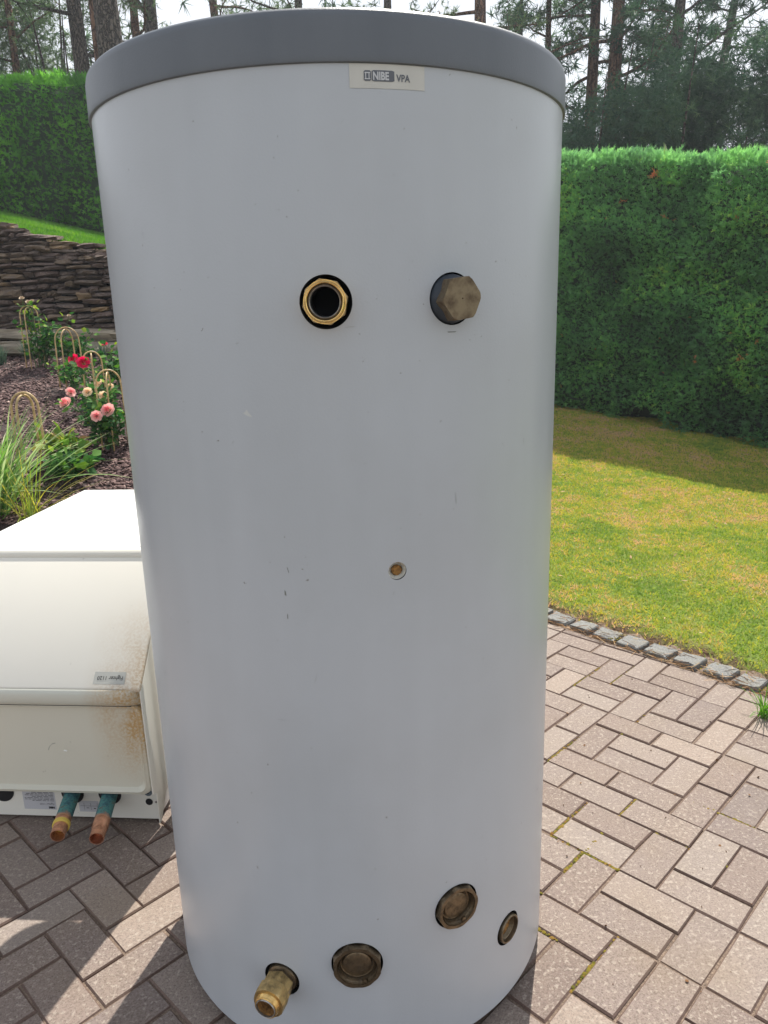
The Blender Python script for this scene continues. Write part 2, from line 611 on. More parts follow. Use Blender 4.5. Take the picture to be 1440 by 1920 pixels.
def rot_from(fwd, roll, scale):
    """rows of basis: local Y -> fwd. returns (N,3,3)"""
    f = fwd / np.linalg.norm(fwd, axis=1, keepdims=True)
    ref = np.where(np.abs(f[:, 2:3]) > 0.95, np.array([[1.0, 0, 0]]), np.array([[0, 0, 1.0]]))
    x = np.cross(f, ref)
    x /= np.linalg.norm(x, axis=1, keepdims=True)
    z = np.cross(x, f)
    c, s_ = np.cos(roll)[:, None], np.sin(roll)[:, None]
    x2 = x * c + z * s_
    z2 = -x * s_ + z * c
    R = np.stack([x2, f, z2], axis=2)
    sc_ = np.asarray(scale)
    if sc_.ndim == 1: sc_ = sc_[:, None].repeat(3, 1)
    return R * sc_[:, None, :]


def sstep(a, b, x):
    t = np.clip((x - a) / (b - a), 0, 1)
    return t * t * (3 - 2 * t)


# ------------------------------------------------------------------ ground shape
E0 = np.array([0.77, 3.34])
ED = np.array([0.6606, -0.7507])
EN = np.array([0.7507, 0.6606])


def lawn_z(x, y):
    x = np.asarray(x, float)
    y = np.asarray(y, float)
    s = (x - E0[0]) * ED[0] + (y - E0[1]) * ED[1]
    d = (x - E0[0]) * EN[0] + (y - E0[1]) * EN[1]
    right = 0.012 + 0.09 * np.clip(-s - 0.7, 0, 5.5) * np.clip(d / 4, 0, 1)
    up = 2.0 - 0.24 * (x + 2.33) + 0.044 * (y - 7)
    up = np.clip(up, 0, 3.6)
    left = -0.02 + up * sstep(6.88, 7.02, y)
    wgt = sstep(-1.4, 1.7, x - 0.12 * (y - 7))
    return left * (1 - wgt) + right * wgt


def bed_z(x, y):
    x = np.asarray(x, float)
    y = np.asarray(y, float)
    z = 0.57 + 0.19 * (y - 3.3)
    z = z * sstep(3.20, 3.27, y) * sstep(0.35, -0.75, x) - 0.02
    return z


def grid_mesh(name, mat, xs, ys, fz, keep=None, kind='structure'):
    X, Y = np.meshgrid(xs, ys)
    Z = fz(X, Y)
    nx = len(xs)
    v = np.stack([X, Y, Z], -1).reshape(-1, 3)
    fs = []
    for j in range(len(ys) - 1):
        for i in range(nx - 1):
            cx_, cy_ = (xs[i] + xs[i + 1]) / 2, (ys[j] + ys[j + 1]) / 2
            if keep and not keep(cx_, cy_): continue
            a = j * nx + i
            fs.append((a, a + 1, a + nx + 1, a + nx))
    me = bpy.data.meshes.new(name)
    me.from_pydata(v.tolist(), [], fs)
    me.materials.append(MATS[mat])
    me.polygons.foreach_set("use_smooth", [True] * len(me.polygons))
    me.update()
    o = link(bpy.data.objects.new(name, me))
    if kind: o["kind"] = kind
    return o


def far_ground_z(X, Y):
    z = lawn_z(np.clip(X, -10, 12), np.clip(Y, 0, 20))
    fade = sstep(60, 30, np.hypot(X, Y - 5)) * sstep(6.5, 8.5, Y)
    return z * fade - 0.10


gx = np.concatenate([[-600, -200, -80, -40], np.arange(-26, 27, 1.0), [40, 80, 200, 600]])
gy = np.concatenate([[-600, -100, -20], np.arange(-6, 46, 1.0), [70, 150, 600]])
grid_mesh("ground", "forest_floor", gx, gy, far_ground_z)


def on_lawn(x, y):
    d = (x - E0[0]) * EN[0] + (y - E0[1]) * EN[1]
    if y > 13.4: return False
    if x < 0.2 and y < 6.8: return False
    return d > -0.30


lx = np.concatenate([np.arange(-10, -1, 0.25), np.arange(-1, 9.1, 0.12)])
ly = np.concatenate([np.arange(-2.0, 6.6, 0.12), np.arange(6.6, 7.3, 0.06), np.arange(7.3, 13.5, 0.2)])


def lawn_surface(X, Y):
    d = (X - E0[0]) * EN[0] + (Y - E0[1]) * EN[1]
    z = lawn_z(X, Y) + 0.012 * np.sin(X * 3.1 + 1) * np.sin(Y * 2.3) * sstep(0.3, 1.2, d)
    return z - 0.06 * sstep(0.10, 0.0, d)


lawn = grid_mesh("lawn", "lawn_turf", lx, ly, lawn_surface, on_lawn)
bed = grid_mesh("flower_bed", "mulch_soil", np.arange(-5.5, 0.5, 0.07), np.concatenate([np.arange(3.19, 3.33, 0.02), np.arange(3.33, 6.95, 0.08)]),
                lambda X, Y: bed_z(X, Y) + 0.012 * np.sin(X * 9) * np.sin(Y * 8) * sstep(3.3, 3.5, Y))

# ------------------------------------------------------------------ paving
PA = math.radians(45.5)
PU = np.array([math.cos(PA), math.sin(PA)])
PV = np.array([-math.sin(PA), math.cos(PA)])
PP = 0.10075
POU, POV = -0.1733, 0.4604
fixed = [(15, 5, 0), (14, 5, 0), (12, 5, 1), (14, 4, 1), (14, 7, 1), (16, 6, 1), (17, 5, 1), (16, 4, 0), (17, 7, 0), (16, 7, 0), (18, 6, 0), (17, 4, 1), (14, 3, 1), (19, 4, 0), (11, 6, 1), (23, 10, 1), (20, 8, 0), (24, 11, 0), (19, 9, 0), (21, 6, 1), (23, 7, 1), (27, 14, 0), (27, 12, 0), (26, 13, 0), (25, 13, 0), (25, 12, 1), (26, 11, 1), (27, 9, 0), (26, 9, 0), (25, 10, 0), (23, 11, 0), (23, 13, 1), (24, 9, 1), (24, 8, 1), (26, 8, 1), (22, 9, 0), (23, 8, 0), (21, 8, 0), (20, 10, 1), (22, 7, 0), (25, 7, 1), (18, 8, 0), (19, 7, 0), (20, 7, 1), (17, 9, 0), (19, 6, 1), (21, 11, 1), (23, 5, 0), (5, 13, 1)]


def gxy(i, j):
    return PU * ((i + POU) * PP) + PV * ((j + POV) * PP)


def in_patio(q):
    d = (q - E0) @ EN
    return d < 0.09 and -1.0 < q[1] < 4.4 and -3.2 < q[0] < 4.4 and (q[1] < 3.24 or q[0] > -0.2)


cells = {}
bricks = []
for (i, j, u) in fixed:
    cc = [(i, j), (i + 1, j)] if u else [(i, j), (i, j + 1)]
    bricks.append((i, j, u))
    for c_ in cc: cells[c_] = 1
free = [(i, j) for i in range(-45, 60) for j in range(-60, 60) if (i, j) not in cells and in_patio(gxy(i + .5, j + .5))]
fs_ = set(free)
# herringbone seed away from the surveyed part, then matching repairs the seam
match = {}
for (i, j) in free:
    q = (i - j) % 4
    if q == 0 and (i + 1, j) in fs_ and (i, j) not in match and (i + 1, j) not in match:
        match[(i, j)] = (i + 1, j); match[(i + 1, j)] = (i, j)
    if q == 3 and (i, j + 1) in fs_ and (i, j) not in match and (i, j + 1) not in match:
        match[(i, j)] = (i, j + 1); match[(i, j + 1)] = (i, j)
import sys
for c0 in sorted(free):
    if c0 in match: continue
    # BFS augmenting path over checkerboard graph
    prev = {c0: None}
    qu = [c0]
    end = None
    while qu and end is None and len(prev) < 400:
        nq = []
        for a_ in qu:
            for dx, dy in ((1, 0), (0, 1), (-1, 0), (0, -1)):
                b_ = (a_[0] + dx, a_[1] + dy)
                if b_ not in fs_ or b_ in prev: continue
                prev[b_] = a_
                if b_ not in match:
                    end = b_
                    break
                m_ = match[b_]
                if m_ in prev: continue
                prev[m_] = b_
                nq.append(m_)
            if end: break
        qu = nq
    if end:
        b_ = end
        while b_ is not None:
            a_ = prev[b_]
            nb = prev[a_]
            match[a_] = b_; match[b_] = a_
            b_ = nb
for (i, j) in free:
    m_ = match.get((i, j))
    if m_ is None: bricks.append((i, j, 2))
    elif m_ > (i, j): bricks.append((i, j, 1 if m_[0] > i else 0))

paving = MB().box((-6, -3, -0.07), (5, 5, -0.016))


def clip_half(poly, keep_d):
    out = []
    for a_, b_ in zip(poly, poly[1:] + poly[:1]):
        da, db = keep_d(a_), keep_d(b_)
        if da <= 0: out.append(a_)
        if (da < 0) != (db < 0) and da != db:
            t = da / (da - db)
            out.append(a_ + (b_ - a_) * t)
    return out


pav_v = [np.array([-3.3, -1.2]), np.array([4.6, -1.2]), np.array([4.6, 3.24]), np.array([-0.4, 4.6]), np.array([-0.4, 3.24]), np.array([-3.3, 3.24])]
pm = MB()
poly = clip_half([np.array(q) for q in ((-3.3, -1.2), (4.6, -1.2), (4.6, 3.24), (-3.3, 3.24))], lambda q: (q - E0) @ EN - 0.12)
pm.add([(q[0], q[1], -0.0055) for q in poly], [tuple(range(len(poly)))])
poly = clip_half([np.array(q) for q in ((-0.35, 3.24), (1.5, 3.24), (1.5, 4.5), (-0.35, 4.5))], lambda q: (q - E0) @ EN - 0.12)
pm.add([(q[0], q[1], -0.0055) for q in poly], [tuple(range(len(poly)))])
paving = pm.build("paving", "joint_sand")
paving["kind"] = "structure"


def brick_prism(poly, mb, dz=0.0, tilt=(0, 0), joint=0.0017, ch=0.0034):
    c_ = sum(poly) / len(poly)

    def inset(P, d):
        out = []
        n = len(P)
        for k_ in range(n):
            a_, b_, e_ = P[k_ - 1], P[k_], P[(k_ + 1) % n]
            u1 = (b_ - a_) / (np.linalg.norm(b_ - a_) + 1e-9)
            u2 = (e_ - b_) / (np.linalg.norm(e_ - b_) + 1e-9)
            n1 = np.array([-u1[1], u1[0]]); n2 = np.array([-u2[1], u2[0]])
            bis = n1 + n2
            L_ = bis @ bis
            out.append(b_ + bis * (2 * d / max(L_, 0.4)) * 0.5 * 1.0 if False else b_ + bis * (d / max(n1 @ bis, 0.35)))
        return out
    P0 = inset(poly, joint)
    P1 = inset(poly, joint + ch)
    n = len(poly)
    tz = lambda q, z: z + dz + (q - c_) @ np.array(tilt)
    vs = [(q[0], q[1], -0.03) for q in P0] + [(q[0], q[1], tz(q, -0.0042)) for q in P0] + [(q[0], q[1], tz(q, 0.0)) for q in P1]
    fs = []
    for k_ in range(n):
        k2 = (k_ + 1) % n
        fs.append((k_, k2, n + k2, n + k_))
        fs.append((n + k_, n + k2, 2 * n + k2, 2 * n + k_))
    fs.append(tuple(2 * n + k_ for k_ in range(n)))
    mb.add(vs, fs)


def to_px(x, y, z):
    v = Vector((x, y, z - CAMH))
    d = v.dot(FW)
    if d < 0.1: return None
    return 720 + 1423 * v.dot(RT) / d, 960 - 1423 * v.dot(UPV) / d, d


cand = []
for (i, j, u) in bricks:
    if u == 1: cs = [(i, j), (i + 2, j), (i + 2, j + 1), (i, j + 1)]
    elif u == 0: cs = [(i, j), (i + 1, j), (i + 1, j + 2), (i, j + 2)]
    else: cs = [(i, j), (i + 1, j), (i + 1, j + 1), (i, j + 1)]
    poly = [gxy(*q) for q in cs]
    whole = all((q - E0) @ EN < -0.065 for q in poly)
    poly = clip_half(poly, lambda q: (q - E0) @ EN + 0.065)
    if len(poly) < 3: continue
    area = 0.5 * abs(sum(a_[0] * b_[1] - a_[1] * b_[0] for a_, b_ in zip(poly, poly[1:] + poly[:1])))
    if area < 0.0012: continue
    c_ = sum(poly) / len(poly)
    q = to_px(c_[0], c_[1], 0)
    vis = q is not None and -60 < q[0] < 1500 and q[1] < 2010
    if vis and 430 < q[0] < 900: vis = False
    if vis and q[0] < 300 and q[1] < 1480: vis = False
    cand.append((0 if vis else 1, q[2] if q else 99, poly, whole, u))
cand.sort(key=lambda t: (t[0], t[1]))
rest = MB()
templates = {}
cnt = 0
for n_, (nv, dist, poly, whole, u) in enumerate(cand):
    tilt = (rnd.uniform(-.018, .018), rnd.uniform(-.018, .018))
    dz = rnd.uniform(-0.0025, 0.0015)
    if nv == 0 and cnt < 300:
        c_ = sum(poly) / len(poly)
        if whole and u != 2:
            if 'b' not in templates:
                vs_ = [rnd.Random(k_) if False else None for k_ in range(1)]
                tm = []
                for k_ in range(12):
                    mb = MB()
                    rr = random.Random(k_)
                    w2, h2 = PP, PP / 2
                    pl = [np.array([-w2, -h2]), np.array([w2, -h2]), np.array([w2, h2]), np.array([-w2, h2])]
                    pl = [q + np.array([rr.uniform(-.0024, .0018), rr.uniform(-.0018, .0016)]) for q in pl]
                    brick_prism(pl, mb, ch=rr.uniform(.0026, .0046), joint=rr.uniform(.0012, .0024))
                    me = bpy.data.meshes.new("paver")
                    me.from_pydata(mb.v, [], mb.f)
                    me.materials.append(MATS["paver"])
                    tm.append(me)
                templates['b'] = tm
            o = bpy.data.objects.new("paver", templates['b'][rnd.randrange(12)])
            o.rotation_euler = (tilt[1] * .5, tilt[0] * .5, PA + (0 if u == 1 else math.pi / 2) + rnd.choice((0, math.pi)) + rnd.uniform(-.006, .006))
            o.location = (c_[0] + rnd.uniform(-.0008, .0008), c_[1] + rnd.uniform(-.0008, .0008), dz)
            link(o, paving)
        else:
            mb = MB()
            brick_prism(poly, mb, dz, tilt)
            mb.build("paver", "paver", paving)
        cnt += 1
    else:
        brick_prism(poly, rest, dz, tilt)
if rest.v:
    o = rest.build("paver", "paver", paving)
    o["kind"] = "stuff"

# granite sett edging
edging = MB().add([(*(E0 + ED * s_ + EN * d_), z_) for s_, d_, z_ in ((-1.6, -.062, -.008), (3.6, -.062, -.008), (3.6, .09, -.008), (-1.6, .09, -.008))], [(0, 1, 2, 3)]).build("stone_edging", "joint_sand")
edging["kind"] = "structure"
s_ = -1.5
while s_ < 3.5:
    ln = rnd.uniform(.092, .108)
    wd = rnd.uniform(.088, .104)
    mb = MB()
    N1, N2 = 5, 4
    rings = []
    pts2 = []
    for (a_, b_) in ((-1, -1), (-.3, -1.03), (.4, -.97), (1, -1), (1.04, 0), (1, 1), (.2, 1.05), (-.4, .96), (-1, 1), (-.96, .1)):
        pts2.append((a_ * ln / 2 + rnd.uniform(-.005, .005), b_ * wd / 2 + rnd.uniform(-.005, .005)))
    n = len(pts2)
    vs = [(x_, y_, -.06) for x_, y_ in pts2] + [(x_, y_, rnd.uniform(-.004, .004)) for x_, y_ in pts2] + [(x_ * .93, y_ * .92, .005 + rnd.uniform(-.0018, .0018)) for x_, y_ in pts2] + [(0, 0, .006)]
    fs = []
    for k_ in range(n):
        k2 = (k_ + 1) % n
        fs += [(k_, k2, n + k2, n + k_), (n + k_, n + k2, 2 * n + k2, 2 * n + k_), (2 * n + k_, 2 * n + k2, 3 * n)]
    mb.add(vs, fs)
    o = mb.build("granite_sett", "granite", edging)
    q = E0 + ED * (s_ + ln / 2) + EN * (0.0 + rnd.uniform(-.006, .006))
    o.location = (q[0], q[1], 0.010 + rnd.uniform(-.003, .003))
    o.rotation_euler = (rnd.uniform(-.04, .04), rnd.uniform(-.04, .04), math.atan2(ED[1], ED[0]) + rnd.uniform(-.07, .07))
    s_ += ln + rnd.uniform(.020, .036)

# moss in joints + pine needles and crumbs along the setts
nm = 900
tv = np.array([[0, 0, 0.5], [1, 0, 0], [.3, .95, 0], [-.8, .6, 0], [-.8, -.6, 0], [.3, -.95, 0]])
tf = [(0, 1, 2), (0, 2, 3), (0, 3, 4), (0, 4, 5), (0, 5, 1)]
P = []
mossy = [(16, 7, 'v'), (18, 8, 'u'), (14, 8, 'v'), (17, 8, 'u'), (22, 10, 'u'), (19, 11, 'u'), (15, 8, 'u'), (12, 6, 'u'), (18, 5, 'v'), (25, 12, 'u'), (20, 5, 'v'), (13, 7, 'v'), (16, 9, 'u'), (24, 13, 'u')]
for (i, j, ax) in mossy:
    for _ in range(70):
        t = rnd.random() * (1.0 + (rnd.random() < .3))
        q = gxy(i + t, j) if ax == 'u' else gxy(i, j + t)
        P.append((q[0] + rnd.gauss(0, .002), q[1] + rnd.gauss(0, .002), -0.006 + rnd.uniform(0, .004)))
for s0 in (.36, .45, .78, -.05, 1.02):
    for _ in range(80):
        q = E0 + ED * (s0 + rnd.gauss(0, .012)) + EN * rnd.uniform(-.05, .05)
        P.append((q[0], q[1], rnd.uniform(0.0, .014)))
P = np.array(P)
R = rot_from(np.stack([npr.normal(size=len(P)), npr.normal(size=len(P)), npr.normal(size=len(P)) * .1], 1), np.zeros(len(P)), npr.uniform(.0025, .006, len(P)))
leafy("moss_tuft", [(0.0, (0.07, 0.07, 0.012)), (0.6, (0.17, 0.135, 0.02)), (1.0, (0.20, 0.10, 0.03))], 1.0, 0.0)
o = scatter_mesh("joint_moss", "moss_tuft", tv, tf, (R, P), npr.random(len(P)))
tag(o, kind="stuff", label="yellow green moss growing in the joints between the pavers")
nn = 1500
s1 = npr.uniform(-1.2, 2.6, nn)
dd = np.where(npr.random(nn) < .6, -0.062 + npr.normal(0, .012, nn), npr.uniform(-.05, .13, nn))
P = np.stack([E0[0] + ED[0] * s1 + EN[0] * dd, E0[1] + ED[1] * s1 + EN[1] * dd, np.where(np.abs(dd) < .05, .012, .004) + npr.uniform(0, .008, nn)], 1)
th = math.atan2(ED[1], ED[0]) + npr.normal(0, .7, nn)
fw = np.stack([np.cos(th), np.sin(th), npr.normal(0, .12, nn)], 1)
leafy("dry_needles", [(0.0, (0.15, 0.075, 0.035)), (0.6, (0.33, 0.19, 0.09)), (1.0, (0.5, 0.36, 0.2))], 0.9, 0.0)
R = rot_from(fw, npr.uniform(0, 6, nn), np.stack([np.full(nn, .0011), npr.uniform(.012, .03, nn), np.full(nn, .0011)], 1))
tvn = np.array([[-1, -1, 0], [1, -1, 0], [1, 1, 0], [-1, 1, 0]], float)
o = scatter_mesh("fallen_needles", "dry_needles", tvn, [(0, 1, 2, 3)], (R, P), npr.random(nn))
tag(o, kind="stuff", label="brown fallen pine needles lying along the granite setts")
nn = 90
P = np.stack([npr.uniform(.25, 1.4, nn), npr.uniform(1.2, 2.8, nn), np.full(nn, .002)], 1)
R = rot_from(npr.normal(size=(nn, 3)), npr.uniform(0, 6, nn), npr.uniform(.0015, .0045, nn))
o = scatter_mesh("paving_crumbs", "dry_needles", tv, tf, (R, P), npr.random(nn) * .15)
tag(o, kind="stuff", label="dark crumbs of dirt scattered over the sunny paving")


# ------------------------------------------------------------------ grass
def in_view(x, y, z, m=60):
    v = np.stack([x, y, z - CAMH], 1)
    d = v @ np.array(FW)
    px_ = 720 + 1423 * (v @ np.array(RT)) / np.maximum(d, .05)
    py_ = 960 - 1423 * (v @ np.array(UPV)) / np.maximum(d, .05)
    return (d > .1) & (px_ > -m) & (px_ < 1440 + m) & (py_ > -m) & (py_ < 1920 + m)


def nz2(x, y, s, o=0.0):
    return np.array([noise.noise(Vector((a_ * s + o, b_ * s, o))) for a_, b_ in zip(x, y)])


blade = np.array([[-1, 0, 0], [1, 0, 0], [.75, .55, .12], [-.75, .55, .12], [0, 1, .45]], float)
N = 420000
x = npr.uniform(.3, 5.0, N)
y = npr.uniform(2.0, 9.5, N)
d = (x - E0[0]) * EN[0] + (y - E0[1]) * EN[1]
z = lawn_z(x, y)
ok = (d > .05) & in_view(x, y, z, 120) & (x > 0.16 * y) & (npr.random(N) < np.clip(7.0 / y ** 1.0, .3, 1.2))
ok &= (npr.random(N) < np.clip((d - .03) / .20, .22, 1))
x, y, z, d = x[ok], y[ok], z[ok], d[ok]
N = len(x)
z = lawn_surface(x, y)
lean = np.stack([npr.normal(0, .6, N), npr.normal(0, .6, N), np.ones(N)], 1)
hgt = npr.uniform(.010, .023, N)
R = rot_from(lean, npr.uniform(0, 6.3, N), np.stack([npr.uniform(.0013, .0024, N) * (1 + y / 9), hgt, hgt], 1))
patch = nz2(x, y, 1.1) * .40 + nz2(x, y, 4.0, 5.0) * .42 + nz2(x, y, 14.0, 2.0) * .40 + nz2(x, y, 40.0, 3.0) * .25
edge_dry = np.clip(1 - d / (.22 + .16 * nz2(x, y, 6.0, 9.0)), 0, 1) * .55
shade_moss = np.clip((d - 1.6) / 2.0, 0, 1) * .10
rv = np.clip(.56 + patch * 1.15 + edge_dry + shade_moss + npr.normal(0, .20, N), 0, 1)
tfb = [(0, 1, 2), (0, 2, 3), (3, 2, 4)]
o = scatter_mesh("grass", "grass_blades", blade, tfb, (R, np.stack([x, y, z - .002], 1)), rv)
tag(o, kind="stuff", label="short patchy yellow green lawn grass in front of the tall hedge")

nn = 260
x = npr.uniform(.8, 4.0, nn)
y = npr.uniform(2.6, 7.5, nn)
d = (x - E0[0]) * EN[0] + (y - E0[1]) * EN[1]
ok = d > .2
x, y = x[ok], y[ok]
nn = len(x)
R = rot_from(npr.normal(size=(nn, 3)) * np.array([1, 1, .25]), npr.normal(0, .5, nn), np.stack([npr.uniform(.004, .010, nn), npr.uniform(.010, .022, nn), np.full(nn, .004)], 1))
o = scatter_mesh("lawn_litter", "dry_needles", np.array([[0, -1, 0], [.8, 0, .2], [0, 1, 0], [-.8, 0, .2]], float), [(0, 1, 2, 3)], (R, np.stack([x, y, lawn_surface(x, y) + .014], 1)), .7 + .3 * npr.random(nn))
tag(o, kind="stuff", label="pale dead leaves scattered over the patchy lawn")
N = 70000
x = npr.uniform(-6.5, -1.6, N)
y = npr.uniform(6.98, 12.2, N)
z = lawn_z(x, y)
ok = in_view(x, y, z, 40) & (x < -.30 * y)
x, y, z = x[ok], y[ok], z[ok]
N = len(x)
lean = np.stack([npr.normal(0, .35, N), npr.normal(0, .35, N), np.ones(N)], 1)
hgt = npr.uniform(.03, .06, N)
R = rot_from(lean, npr.uniform(0, 6.3, N), np.stack([npr.uniform(.004, .006, N), hgt, hgt], 1))
rv = np.clip(.5 + nz2(x, y, 1.5) * .6 + npr.normal(0, .15, N), 0, 1)
o = scatter_mesh("grass", "grass_lush", blade, tfb, (R, np.stack([x, y, z - .004], 1)), rv)
tag(o, kind="stuff", label="lush green grass on the slope above the dry stone wall")
# weed tuft standing on the patio rim
def tuft(name, pos, n, length, spread, mat, label, cat, group=None, wid=.003, seed=1):
    rg = np.random.default_rng(seed)
    seg = 7
    V, F, rv_ = [], [], []
    for k_ in range(n):
        az = rg.uniform(0, 2 * math.pi)
        ln = length * rg.uniform(.5, 1)
        sp = spread * rg.uniform(.1, 1)
        base = np.array(pos) + np.array([rg.normal(0, length * .06), rg.normal(0, length * .06), 0])
        dirh = np.array([math.cos(az), math.sin(az), 0])
        side = np.array([-math.sin(az), math.cos(az), 0])
        droop = rg.uniform(.3, 1.2) * sp
        b0 = len(V)
        rr = rg.random()
        tw = rg.uniform(-.5, .5)
        for s in range(seg + 1):
            t = s / seg
            q = base + dirh * ln * (sp * t + .5 * droop * t * t) + np.array([0, 0, 1]) * ln * (t * math.sqrt(max(.05, 1 - sp * sp * .6)) - .55 * droop * t ** 2.4)
            w_ = wid * (1 - t) ** .6 * (0.5 + min(1, 3 * t) * .5) + .0003
            sd = side * math.cos(tw) + np.array([0, 0, 1]) * math.sin(tw) * .6
            V += [q - sd * w_, q + sd * w_]
            rv_ += [min(1, max(0, rr * .7 + .25 * t))] * 2
        for s in range(seg):
            a_ = b0 + 2 * s
            F.append((a_, a_ + 1, a_ + 3, a_ + 2))
    o = scatter_mesh(name, mat, np.array(V), F, (np.eye(3)[None], np.zeros((1, 3))), np.array(rv_)[None])
    tag(o, label, cat, group)
    return o


tuft("grass_tuft", (1.315, 2.385, 0), 60, .15, .8, "grass_lush", "small green grass tuft growing over the granite sett edging", "grass tuft", wid=.0022, seed=4)
# larger ornamental grasses beside the bed
tuft("ornamental_grass", (-1.80, 3.36, bed_z(-1.80, 3.36)), 330, .64, .85, "stripe_grass", "clump of arching pale striped grass beside the white appliance", "ornamental grass", wid=.0068, seed=9)
tuft("dry_grass", (-1.58, 3.30, bed_z(-1.58, 3.30)), 60, .38, 1.05, "grass_blades", "low straw coloured grass spilling over the white appliance edge", "ornamental grass", wid=.003, seed=12)

# ------------------------------------------------------------------ bark mulch
N = 42000
x = npr.uniform(-3.6, -.9, N)
y = npr.uniform(3.26, 6.5, N)
z = bed_z(x, y)
ok = in_view(x, y, z, 60) & (x < -.28 * y + .1) & (npr.random(N) < np.clip(5.0 / y, .4, 1.2))
x, y, z = x[ok], y[ok], z[ok]
N = len(x)
th = npr.uniform(0, 2 * math.pi, N)
fw = np.stack([np.cos(th), np.sin(th), npr.normal(.1, .3, N)], 1)
ln = npr.uniform(.006, .019, N)
R = rot_from(fw, npr.normal(0, .5, N), np.stack([ln * npr.uniform(.3, .6, N), ln, ln * .25], 1))
chip = np.array([[-1, -1, -.5], [.8, -1.1, -.5], [1, .9, -.5], [-.7, 1.1, -.5], [-.8, -.9, .5], [.7, -.8, .7], [.9, .8, .4], [-.6, .9, .6]], float)
o = scatter_mesh("mulch", "bark_chip", chip, [(4, 5, 6, 7), (0, 1, 5, 4), (1, 2, 6, 5), (2, 3, 7, 6), (3, 0, 4, 7)], (R, np.stack([x, y, z + npr.uniform(0, .012, N)], 1)), np.clip(npr.beta(1.6, 2.2, N), 0, 1))
tag(o, kind="stuff", label="purple brown bark mulch covering the rose bed")

# ------------------------------------------------------------------ dry stone wall
def stone_mesh(seed, flatk=1.0):
    rr = random.Random(seed)
    # box with chamfered corners, 4x2 front facets
    xs_ = [-.5, -.17 + rr.uniform(-.1, .1), .2 + rr.uniform(-.1, .1), .5]
    v = []
    for xx in xs_:
        e = 1 if abs(xx) < .49 else rr.uniform(.72, .95)
        for (yy, zz) in ((-.36, -.5), (-.5, -.22), (-.5, .22), (-.36, .5), (.5, .5), (.5, -.5)):
            v.append((xx + rr.uniform(-.04, .04), yy * (1 if yy > 0 else e) + rr.uniform(-.16, .12) * (yy < 0), zz * e + rr.uniform(-.10, .09)))
    f = []
    for i in range(3):
        for k_ in range(6):
            a_, b_ = i * 6 + k_, i * 6 + (k_ + 1) % 6
            f.append((a_, a_ + 6, b_ + 6, b_))
    f.append((0, 1, 2, 3, 4, 5))
    f.append((23, 22, 21, 20, 19, 18))
    me = bpy.data.meshes.new("stone")
    me.from_pydata(v, [], f)
    me.materials.append(MATS["wall_stone"])
    return me


stones = [stone_mesh(k_) for k_ in range(28)]
slabs = []
for q_ in stones[:8]:
    q_ = q_.copy()
    q_.name = "slab"
    q_.materials[0] = MATS["ledge_stone"]
    slabs.append(q_)
wall = empty("dry_stone_wall", (-2.8, 7.0, 1.2))
tag(wall, "dry stone retaining wall of thin dark rubble below the grass slope", "stone wall")
gap = MB()
WX0, WX1 = -5.6, -0.5
gp = [(xx, float(lawn_z(xx, 7.1))) for xx in np.linspace(WX0, WX1, 12)]
vs = []
for xx, zz in gp:
    vs += [(xx, 6.84, .6), (xx, 7.0, zz - .03), (xx, 7.12, zz - .03), (xx, 7.12, .6)]
fs = []
for i in range(11):
    a_ = i * 4
    fs += [(a_, a_ + 4, a_ + 5, a_ + 1), (a_ + 1, a_ + 5, a_ + 6, a_ + 2), (a_ + 2, a_ + 6, a_ + 7, a_ + 3)]
o = gap.add(vs, fs).build("wall_core", "wall_gap")
o.parent = wall
o.location = -Vector(wall.location)
joined = MB()
z0 = .98
nst = 0
crs = 0
while z0 < 3.0:
    hh_ = rnd.uniform(.032, .052)
    xx = WX0 + rnd.uniform(0, .1)
    while xx < WX1:
        wd = rnd.uniform(.07, .25) * (1 if rnd.random() > .2 else .6)
        h2 = hh_ * (1.6 if rnd.random() < .02 else 1)
        xc = xx + wd / 2
        top = float(lawn_z(xc, 7.1)) + rnd.uniform(-.03, .04)
        zz = z0 + .035 * math.sin(xc * 1.7 + crs * .3) + rnd.uniform(-.006, .006)
        if zz + h2 * .5 < top:
            yy = 6.80 + .16 * (zz - 1.2) + rnd.uniform(-.035, .03)
            loc = Vector((xc, yy + .05, zz + h2 / 2))
            rot = (rnd.uniform(-.08, .08), rnd.uniform(-.07, .07), rnd.uniform(-.10, .10))
            scl = (wd * .97, .2, h2 * rnd.uniform(.84, 1.0))
            me = stones[rnd.randrange(28)]
            if -3.62 < xc < -2.02 and nst < 300 and zz > 1.15:
                o = bpy.data.objects.new("stone", me)
                o.location = loc - Vector(wall.location)
                o.rotation_euler = rot
                o.scale = scl
                link(o, wall)
                nst += 1
            else:
                M_ = Matrix.LocRotScale(loc - Vector(wall.location), Matrix.Rotation(rot[2], 3, 'Z').to_quaternion(), Vector(scl))
                joined.add([M_ @ v.co for v in me.vertices], [tuple(p_.vertices) for p_ in me.polygons])
        xx += wd + rnd.uniform(.0, .006)
    z0 += hh_ * .97
    crs += 1
o = joined.build("stone", "wall_stone", wall)
o["kind"] = "stuff"
